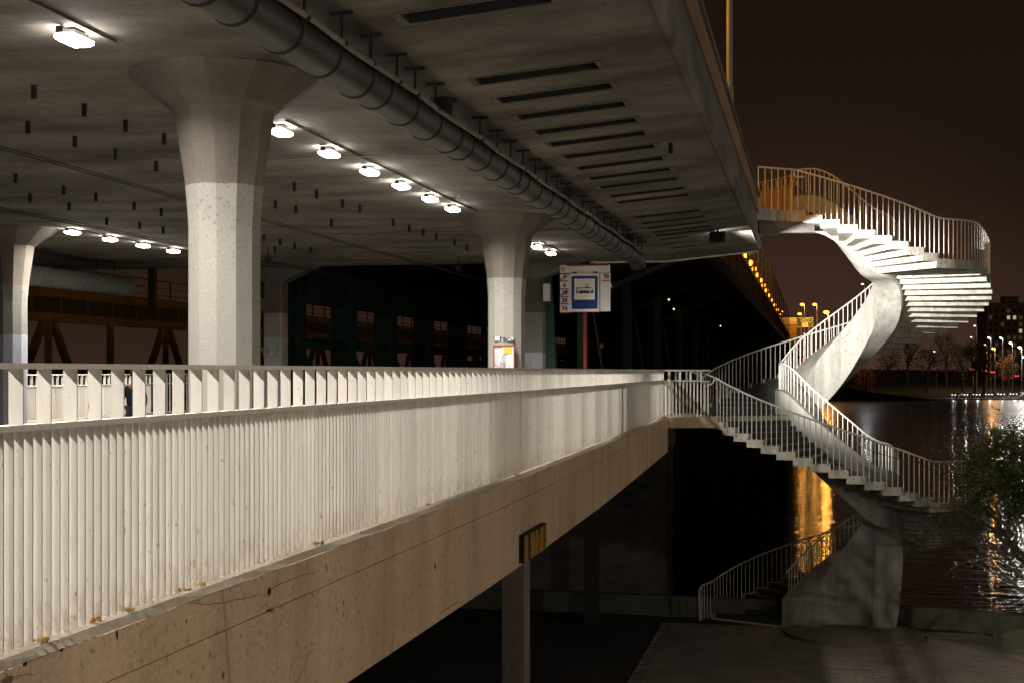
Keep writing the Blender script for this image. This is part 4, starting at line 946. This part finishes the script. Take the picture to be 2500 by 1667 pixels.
# ------------------------------------------------------------------ person waiting behind the railing
def skin_mesh(name, verts, edges, radii, m, sub=2):
    me = bpy.data.meshes.new(name); me.from_pydata(verts, edges, []); o = bpy.data.objects.new(name, me); COL.objects.link(o)
    o.modifiers.new('skin','SKIN'); sv = me.skin_vertices[0].data
    for i, r in enumerate(radii): sv[i].radius = (r, r) if not isinstance(r, tuple) else r
    sv[0].use_root = True; ss = o.modifiers.new('sub','SUBSURF'); ss.levels = sub; ss.render_levels = sub
    dg = bpy.context.evaluated_depsgraph_get(); dg.update(); me2 = bpy.data.meshes.new_from_object(o.evaluated_get(dg)); bpy.data.objects.remove(o)
    me2.transform(Matrix.Scale(PS, 4)); me2.materials.clear(); me2.materials.append(m); me2.polygons.foreach_set('use_smooth', [True]*len(me2.polygons)); return me2
pp_ = at(327, 905, 29.5); base = (pp_.x, pp_.y, Hh(-1.6))
PS = .90
per = thing('person', base, 'person in a dark jacket walking behind the railing gaps', 'person')
V_ = [(0,0,.95),(0,0,1.15),(0,0,1.38),(0,0,1.50),(0,-.01,1.58),(0,-.02,1.68),(.10,0,.90),(.11,.05,.50),(.11,.16,.09),(.11,.03,.04),(-.10,0,.90),(-.10,-.14,.50),(-.10,-.18,.09),(-.10,-.31,.05),(.19,0,1.40),(.25,.07,1.14),(.26,-.04,.92),(.26,-.08,.83),(-.19,0,1.40),(-.25,-.08,1.14),(-.25,-.22,.98),(-.25,-.27,.90)]
E_ = [(0,1),(1,2),(2,3),(3,4),(4,5),(0,6),(6,7),(7,8),(8,9),(0,10),(10,11),(11,12),(12,13),(2,14),(14,15),(15,16),(16,17),(2,18),(18,19),(19,20),(20,21)]
R_ = [(.15,.11),(.14,.10),(.15,.11),.06,.07,(.085,.10),.09,.06,.045,.04,.09,.06,.045,.04,.055,.045,.035,.03,.055,.045,.035,.03]
link('body', skin_mesh('body', V_, E_, R_, M['skin']), per, base)
idx = [0,1,2,3,14,15,16,18,19,20]; rem = {q: i for i, q in enumerate(idx)}
jv = [V_[q] for q in idx]; jv[0] = (0,0,.86); je = [(rem[a],rem[b]) for a, b in E_ if a in rem and b in rem]
link('jacket', skin_mesh('jacket', jv, je, [(.20,.15),(.18,.14),(.19,.14),.075,.075,.065,.055,.075,.065,.055], M['coat']), per, base)
idx = [0,6,7,8,10,11,12]; rem = {q: i for i, q in enumerate(idx)}
link('trousers', skin_mesh('trousers', [V_[q] for q in idx], [(rem[a],rem[b]) for a, b in E_ if a in rem and b in rem], [(.165,.12),.10,.075,.06,.10,.075,.06], M['trouser']), per, base)
link('hair', MB().lathe([(.005,.135),(.07,.11),(.10,.05),(.10,-.01),(.085,-.06),(.02,-.05)], (0,.02,1.72), 14).mesh('hair', M['hair'], True), per, base, None, (PS,PS,PS))

# ------------------------------------------------------------------ vegetation
def grow(mb, p, d, L, r, depth, rnd, tips, nsub=3, bend=.35, up=.15, minr=.004):
    pts = [p]; q = p.copy(); dd = d.copy(); n_ = 4
    for i in range(n_):
        dd = (dd + Vector((rnd.uniform(-bend,bend), rnd.uniform(-bend,bend), rnd.uniform(-bend,bend)+up))*.5).normalized(); q = q + dd*(L/n_); pts.append(q.copy())
    mb.tube(pts, r, 6 if r > .03 else 4, False, [max(minr, r*(1-.5*i/n_)) for i in range(n_+1)])
    if depth == 0: tips.append((q, dd)); return
    tips.append((pts[2], dd))
    for k in range(nsub):
        t = rnd.uniform(.35,1.0); i = min(n_-1, int(t*n_)); b = pts[i].lerp(pts[i+1], t*n_-i)
        nd = (dd*.7 + Vector((rnd.uniform(-1,1), rnd.uniform(-1,1), rnd.uniform(-.5,.9)))*.85).normalized()
        grow(mb, b, nd, L*rnd.uniform(.55,.8), max(minr, r*.55), depth-1, rnd, tips, nsub, bend, up, minr)
def leaves(pts, per, spread, size, rnd):
    mb = MB()
    for q, d in pts:
        for k in range(per):
            c = q + Vector((rnd.gauss(0,spread), rnd.gauss(0,spread), rnd.gauss(0,spread))); a = rnd.uniform(0,2*pi); b = rnd.uniform(-1,1)
            u = Vector((cos(a), sin(a), b*.5)).normalized()*size*rnd.uniform(.6,1.3); v = Vector((-sin(a)*.4, cos(a)*.4, rnd.uniform(-.9,.9))).normalized()*size*.45
            mb.add([c-u, c+v, c+u, c-v], [(0,1,2,3)])
    return mb
rnd = random.Random(21)
bu = thing('tree', at(2500,1560,36.0)*Vector((1,1,0)) if False else Vector((at(2548,905,36).x, at(2548,905,36).y, 0)), 'leafy riverside tree with bare twigs at the right edge', 'tree')
tmb = MB(); tips = []; q = Vector(bu.location)
tk = [q, q+Vector((.02,.0,1.3)), q+Vector((-.12,.1,2.5)), q+Vector((-.2,.1,3.8))]
tmb.tube(tk, .1, 8, True, [.13,.11,.09,.07])
for k in range(11):
    a_ = 2*pi*k/11 + rnd.uniform(-.3,.3); st_ = tk[1].lerp(tk[3], rnd.random())
    grow(tmb, st_, Vector((cos(a_)*.8, sin(a_)*.8, rnd.uniform(.3,1.2))).normalized(), rnd.uniform(1.5,2.1), .045, 3, rnd, tips, 3, .5, .12, .0045)
for k in range(4):   # sagging limbs towards the stair
    grow(tmb, tk[2], Vector((-1.0, rnd.uniform(-.4,.3), rnd.uniform(.5,1.1))).normalized(), 2.5, .04, 3, rnd, tips, 3, .5, .0, .0045)
tmb.build('branches', M['bark'], bu, True)
cc_ = at(2462, 1165, 36.0); lt_ = [t for t in tips if (t[0]-cc_).length < 1.9]
for k in range(330):
    v_ = Vector((rnd.gauss(0,1), rnd.gauss(0,1), rnd.gauss(0,1))).normalized()*rnd.random()**.45
    c_ = cc_+Vector((v_.x*1.35+rnd.uniform(-.15,.15), v_.y*1.2, v_.z*1.30+.1)); rr_ = rnd.uniform(.05,.20)
    if rnd.random() < .12 and v_.x < 0: continue
    for j in range(rnd.randint(6,20)): lt_.append((c_+Vector((rnd.gauss(0,rr_), rnd.gauss(0,rr_), rnd.gauss(0,rr_*.8))), None))
lt_ = [t for t in lt_]
leaves(lt_, 5, .07, .044, rnd).build('foliage', M['leaf'], bu)
def far_tree(px, Z, baseh, h, w, label, m, dens, seed, bare=False):
    r_ = random.Random(seed); b = at(px, 905, Z); b.z = Hh(baseh)
    t = thing('tree', b, label, 'tree', 'trees on the far bank'); mb = MB(); tp = []
    mb.tube([b, b+Vector((0,0,h*.35)), b+Vector((w*.04,0,h*.6))], .4, 6, True, [h*.028,h*.022,h*.014])
    for k in range(9 if bare else 7):
        a_ = r_.uniform(0,2*pi); grow(mb, b+Vector((0,0,h*r_.uniform(.22,.55))), Vector((cos(a_)*.5,sin(a_)*.5,1.0)).normalized(), h*.36, h*.011, 3 if bare else 2, r_, tp, 3, .3, .2, h*.002)
    mb.build('trunk', M['bark'], t)
    if m:
        pts = []
        for k in range(dens):
            a_ = r_.uniform(0,2*pi); rr = sqrt(r_.random())*w*.5; zz_ = r_.uniform(.3,1); lim = sqrt(max(.05,1-((zz_-.6)/.42)**2))
            c = b+Vector((cos(a_)*rr*lim, sin(a_)*rr*lim, h*zz_)); pts.append((c, None))
        leaves(pts, 7, w*.055, w*.03, r_).build('crown', m, t)
ftr = [(2030,520,-8,12,11,'low scrub tree left of the stair spine on the far bank',M['leaf_dark'],120,False),
 (2112,518,-9,9.5,10,'small tree with orange lamplight in its crown colour on the far bank',M['leaf_orange_lit'],130,False),(2165,530,-8,14,11,'second dark tree right of the orange lit tree',M['leaf_dark'],140,False),
 (2215,560,-6,19,14,'third dark tree right of the orange lit tree',M['leaf_dark'],160,False),(2262,540,-8,16,12,'fourth dark tree right of the orange lit tree',M['leaf_dark'],150,False),
 (2310,565,-6,20,14,'dark tree below the last lit steps',M['leaf_dark'],160,False),(2350,540,-8,17,10,'slender dark tree left of the tall bare tree',M['leaf_dark'],120,False),
 (2380,522,-9,20,12,'bare tree with its twin trunk left of the street lamps',None,0,True),(2402,521,-9,19,12,'tall bare tree before the building on the far bank',None,0,True),
 (2463,545,-7,13,9,'tree with orange lamplight in its crown colour under the street lamp',M['leaf_orange_lit'],150,False),(2040,515,-9.5,17,13,'bare brown tree beside the green road sign',M['leaf_dark'],40,True)]
for k, (px, Z, bh, h, w, lb, m_, dn, br_) in enumerate(ftr): far_tree(px, Z, bh, h, w, lb, m_, dn, 100+k, br_)

# ------------------------------------------------------------------ far bank: lamps, signs, building, cars
def far_lamp(px, py, Z, base, m, label, size=.42, power=0, col=WHITE):
    q = at(px, py, Z); t = thing('street_lamp', (q.x,q.y,Hh(base)), label, 'street lamp', 'street lamps on the far bank')
    MB().tube([(q.x+.8,q.y,Hh(base)),(q.x+.8,q.y,q.z),(q.x+.2,q.y,q.z+.25)], .09, 6).build('post', M['lamp_post'], t)
    MB().lathe([(.02,-size*.6),(size*.8,-size*.3),(size,0),(size*.6,size*.4),(.02,size*.5)], q, 10).build('lamp_head', m, t, True)
    if power: light('lamp_light', 'POINT', q-Vector((0,0,size+.2)), power, col, t, shadow_soft_size=size, specular_factor=0)
far_lamp(1958.5,743.5,525,3.6,M['lamp_orange_far'],'left sodium head of the pair above the green road sign',.85,1800,SOD)
far_lamp(1989,743.5,525,3.6,M['lamp_orange_far'],'right sodium head of the pair above the green road sign',.85,1800,SOD)
far_lamp(2017,762.5,512,-9,M['lamp_orange_far'],'large sodium lamp right of the green road sign',1.1,9000,SOD)
far_lamp(1952,766.7,520,3.6,M['lamp_orange_far'],'sodium lamp just left of the green road sign',.8,0,SOD)
far_lamp(1911,761,520,3.6,M['lamp_orange_far'],'sodium lamp over the end of the railing row',.4); far_lamp(1905,768,520,3.6,M['lamp_orange_far'],'small sodium lamp lowest of the railing row',.3)
far_lamp(2105.6,694,530,-9,M['lamp_white'],'tallest cold white lamp left of the stair spine',.5); far_lamp(2123.5,718,530,-9,M['lamp_white'],'middle cold white lamp left of the stair spine',.4); far_lamp(2116,739,525,-9,M['lamp_white'],'lowest cold white lamp touching the handrail',.6,1200,(.9,.95,1))
for px, py, Z, m_, lb, sz, pw, cl in ((2379.7,795.6,560,M['lamp_white'],'cold white lamp high above the twin bare trees',.5,0,WHITE),(2371,823,560,M['lamp_white'],'pale lamp under the high cold white one',.42,0,WHITE),
  (2413.5,824,560,M['lamp_white'],'white lamp left of the pair before the building',.5,1200,WHITE),(2443,824.7,560,M['lamp_white'],'white lamp right of the pair before the building',.45,1200,WHITE),
  (2403.6,841,545,M['lamp_warm'],'warm lamp among the bare branches',.42,0,WARM),(2423.7,849.8,545,M['lamp_orange_far'],'orange lamp right of the bare branches',.5,5000,SOD),
  (2466.5,836,545,M['lamp_warm'],'warm lamp above the orange lit tree',.55,1500,WARM),(2489,847,530,M['lamp_warm'],'brightest warm lamp near the right edge',.7,3000,WARM),
  (2498.5,871,525,M['lamp_warm'],'warm lamp cut by the right edge',.5,2500,WARM),(2280.6,858,540,M['lamp_white'],'lone bluish lamp amid the dark trees',.42,0,WHITE)):
    far_lamp(px, py, Z, -8.5, m_, lb, sz, pw, cl)
# green road sign
q0 = at(1946.5, 799, 520); q1 = at(1985, 776, 520)
gs_ = thing('road_sign', (q0.x,q0.y,Hh(3.6)), 'green overhead road sign listing towns by the lit lamps', 'road sign')
ux = (q1-q0); ux.z = 0; wS = ux.length; hS = q1.z-q0.z; an = atan2(ux.y, ux.x); mid = (q0+q1)/2
def sign_box(u0,u1,v0,v1,d0,d1,m,nm):
    b = MB().box(u0*wS-wS/2,u1*wS-wS/2,-d1,-d0,v0*hS-hS/2,v1*hS-hS/2); me = b.mesh(nm, m); me.transform(Matrix.Translation(mid) @ Matrix.Rotation(an,4,'Z')); return link(nm, me, gs_)
sign_box(0,1,0,1,-.1,.0,M['plate'],'sign_border'); sign_box(.012,.988,.025,.975,.002,.03,M['road_green'],'sign_plate')
for v in (.03,.26): sign_box(.26,.68,v,v+.20,.032,.06,M['plate'],'place_plate')
MB().bar(at(1955,799,520.3),(at(1955,799,520.3).x,at(1955,799,520.3).y,Hh(3.6)),.2,.2).build('post', M['lamp_post'], gs_); MB().bar(at(1975,799,520.3),(at(1975,799,520.3).x,at(1975,799,520.3).y,Hh(3.6)),.2,.2).build('post', M['lamp_post'], gs_)
def sign_text(tx, u, v, size, m):
    me = text_mesh('lettering', tx, size, m, .01, .01); me.transform(Matrix.Translation(mid) @ Matrix.Rotation(an,4,'Z') @ Matrix.Translation((u*wS-wS/2,-.07,v*hS-hS/2)) @ Matrix.Rotation(pi/2,4,'X')); link('lettering', me, gs_)
sign_text('Augustów',.49,.86,.90,M['plate']); sign_text('Terespol',.47,.62,.90,M['plate']); sign_text('Radzymin',.47,.36,.42,M['ink']) if False else None
me = MB().box(.80*wS-wS/2,.88*wS-wS/2,-.07,-.035,.55*hS-hS/2,.59*hS-hS/2).mesh('arrow', M['plate']); me.transform(Matrix.Translation(mid) @ Matrix.Rotation(an,4,'Z')); link('arrow', me, gs_)
# ochre hoarding beyond the span
q0 = at(1914, 826, 530); q1 = at(1944, 776, 530)
hd = thing('hoarding', (q0.x,q0.y,Hh(3.6)), 'ochre lit hoarding wall at the far end of the span', 'hoarding')
ux = q1-q0; dxy = Vector((ux.x,ux.y,0))
def hbox(u0,u1,z0,z1,m,nm,d=.6):
    a, b = q0+dxy*u0, q0+dxy*u1; nn = Vector((dxy.y,-dxy.x,0)).normalized()*-1
    MB().add([(a.x,a.y,z0),(b.x,b.y,z0),(b.x,b.y,z1),(a.x,a.y,z1)]+[(p_.x-nn.x*d,p_.y-nn.y*d,z_) for p_, z_ in ((a,z0),(b,z0),(b,z1),(a,z1))],[(0,1,2,3),(4,5,6,7),(0,1,5,4),(1,2,6,5),(2,3,7,6),(3,0,4,7)]).build(nm, m, hd)
hz = q1.z-q0.z
for k in range(3): hbox(0,1,q0.z+hz*(.02+.205*k),q0.z+hz*(.215+.205*k),M['hoarding'],'panel')
hbox(-.9,1,q0.z+hz*.66,q1.z,M['hoarding_top'],'top_panel'); hbox(0,1,Hh(3.6),q0.z-.05,M['bank'],'base_wall')
light('hoarding_light','POINT',at(1936,800,515),1100,SOD,hd,shadow_soft_size=.4,specular_factor=0)
# traffic signal and graffiti abutment
q = at(1972, 820, 514); ts = thing('traffic_signal',(q.x,q.y,Hh(3.6)),'pole with round dark sign and small white lights under the road sign','traffic signal')
MB().tube([(q.x,q.y,Hh(3.6)),(q.x,q.y,q.z)], .12, 6).build('post', M['lamp_post'], ts); MB().cbox((q.x,q.y,q.z-.2),(1.0,.3,1.0)).build('signal_head', M['red'], ts)
for dx, dz in ((-1.2,.7),(.1,.5),(.7,.7)): MB().lathe([(.02,-.2),(.32,0),(.02,.2)],(q.x+dx,q.y,q.z+dz),8).build('signal_lamp', M['lamp_white'], ts)
q0 = at(1864, 906, 497); q1 = at(1902, 868, 497)
ga = thing('abutment_wall',(q0.x,q0.y,WATER),'pale abutment wall with violet graffiti seen through the stair railing','wall')
MB().bar((q0.x,q0.y,(WATER+q1.z)/2),(q1.x,q1.y,(WATER+q1.z)/2),1.0,q1.z-WATER).build('wall_face', M['stair_edge'], ga)
gg = MB(); nn = Vector((q1.y-q0.y, -(q1.x-q0.x), 0)).normalized()
for k in range(7):
    u = .1+.12*k; pts = [q0.lerp(q1,0)+Vector(((q1.x-q0.x)*(u+.05*cos(t_)),(q1.y-q0.y)*(u+.05*cos(t_)),1.2+1.0*sin(t_)+.1*k))+nn*.52 for t_ in (0,1,2,3,4,5)]; ribbon(gg, pts, .22, nn)
gg.build('graffiti', M['violet_ink'], ga)
light('wall_light','POINT',at(1885,880,488),900,WHITE,ga,shadow_soft_size=.4,specular_factor=0)
# apartment block
b0 = at(2409, 905, 650); b1 = at(2545, 905, 650); dX = (b1-b0); dX.z = 0; wB = dX.length; an = atan2(dX.y,dX.x)
bd = thing('apartment_block',(b0.x,b0.y,Hh(-4)),'dark apartment block with a few lit windows behind the bare trees','building')
mt = Matrix.Translation((b0.x,b0.y,Hh(-4))) @ Matrix.Rotation(an,4,'Z')
def bb_(x0,x1,y0,y1,z0,z1,m,nm,par):
    me = MB().box(x0,x1,y0,y1,z0,z1).mesh(nm,m); me.transform(mt); return link(nm, me, par)
bb_(0,wB,0,14,0,34,M['bldg'],'wall',bd); bb_(-.4,wB,-.4,14.4,34,35,M['bldg'],'roof',bd); bb_(wB*.35,wB*.6,2,8,35,38,M['bldg'],'roof_hut',bd)
rw_ = random.Random(9); lit = {(8,3),(8,4),(6,5)}
for fl_ in range(10):
    for k in range(9):
        mm = M['win_lit'] if (fl_,k) in lit else (M['win_dim'] if rw_.random() < .3 else M['win_dark'])
        o = bb_(1.0+k*2.75,2.4+k*2.75,-.06,.1,3+fl_*3.05,4.7+fl_*3.05,mm,'window',bd); bb_(.9+k*2.75,2.5+k*2.75,-.2,-.065,2.85+fl_*3.05,2.98+fl_*3.05,M['bldg'],'sill',o)
# cars
def make_car(loc, rz, label, head=True, mcol=None):
    t = thing('parked_car', loc, label, 'car', 'cars on the far bank'); mt = Matrix.Translation(loc) @ Matrix.Rotation(rz,4,'Z')
    def p_(mb, nm, m, par=None, sm=False):
        me = mb.mesh(nm, m, sm); me.transform(mt); return link(nm, me, par or t)
    prof = [(-2.1,.35),(-2.15,.75),(-1.9,.95),(-1.2,1.0),(-.7,1.42),(.7,1.45),(1.45,1.0),(2.1,.9),(2.15,.35)]
    b = MB().sweep([[(x,y*(1-.08*(z>1.1)),z) for x, z in prof] for y in (-.85,.85)]); p_(b,'body',mcol or M['car'])
    p_(MB().sweep([[(x,y,z) for x, z in ((-1.05,1.02),(-.62,1.36),(.62,1.38),(1.2,1.02))] for y in (-.86,.86)]),'windows',M['glass'])
    for x in (-1.3,1.35):
        for y in (-.8,.8): p_(MB().tube([(x,y-.1,.33),(x,y+.1,.33)],.33,12),'wheel',M['tyre'])
    for y in (-.6,.6):
        p_(MB().lathe([(.01,-.12),(.32,0),(.01,.12)],(2.17,y,.75),8),'headlight',M['head'] if head else M['plate']); p_(MB().cbox((-2.16,y,.8),(.06,.35,.2)),'tail_light',M['tail'])
    if head:
        lo_ = light('beam_light','SPOT',mt @ Vector((2.35,0,.7)),500,WHITE,t,spot_size=R(80),spot_blend=.6,shadow_soft_size=.2,specular_factor=0); lo_.rotation_euler = (pi/2-.05,0,rz-pi/2)
ordn = ['leftmost','second','third','fourth','fifth','sixth','seventh','eighth','ninth','tenth','eleventh','rightmost']
for k in range(12):  # cars added so their headlights stand in for the streak of passing traffic
    px = 2336 + k*14.6; Z = 520 + (k % 2)*4.5; X = (px-1250)/FPX*Z; q = at(px, 905, Z)
    make_car((q.x,q.y,Hh(-9.55+max(0,(X-150)*.012))), pi+.75+TH+.02*k, '%s car of the queue added for the headlight streak along the riverside road' % ordn[k])
for k, (px, py, Z, lb) in enumerate(((2366,902,560,'left car showing red tail lights above the road'),(2396,904,560,'middle car showing red tail lights above the road'),(2416,908,560,'right car showing red tail lights above the road'),(2474,917,548,'car with red tail lights under the orange lit tree'))):
    q = at(px, py, Z); q.z -= .8; make_car(q, TH+pi/2+.3, lb, False)
for k, (px, py, lb) in enumerate(((1957,847,'left car with tail lights at the end of the span'),(2010,848,'right car with tail lights at the end of the span'))):
    q = at(px, py, 512); q.z = Hh(3.6); make_car(q, TH+pi/2-.2, lb, False)
print('balusters', nb, 'objects', len(S.objects))
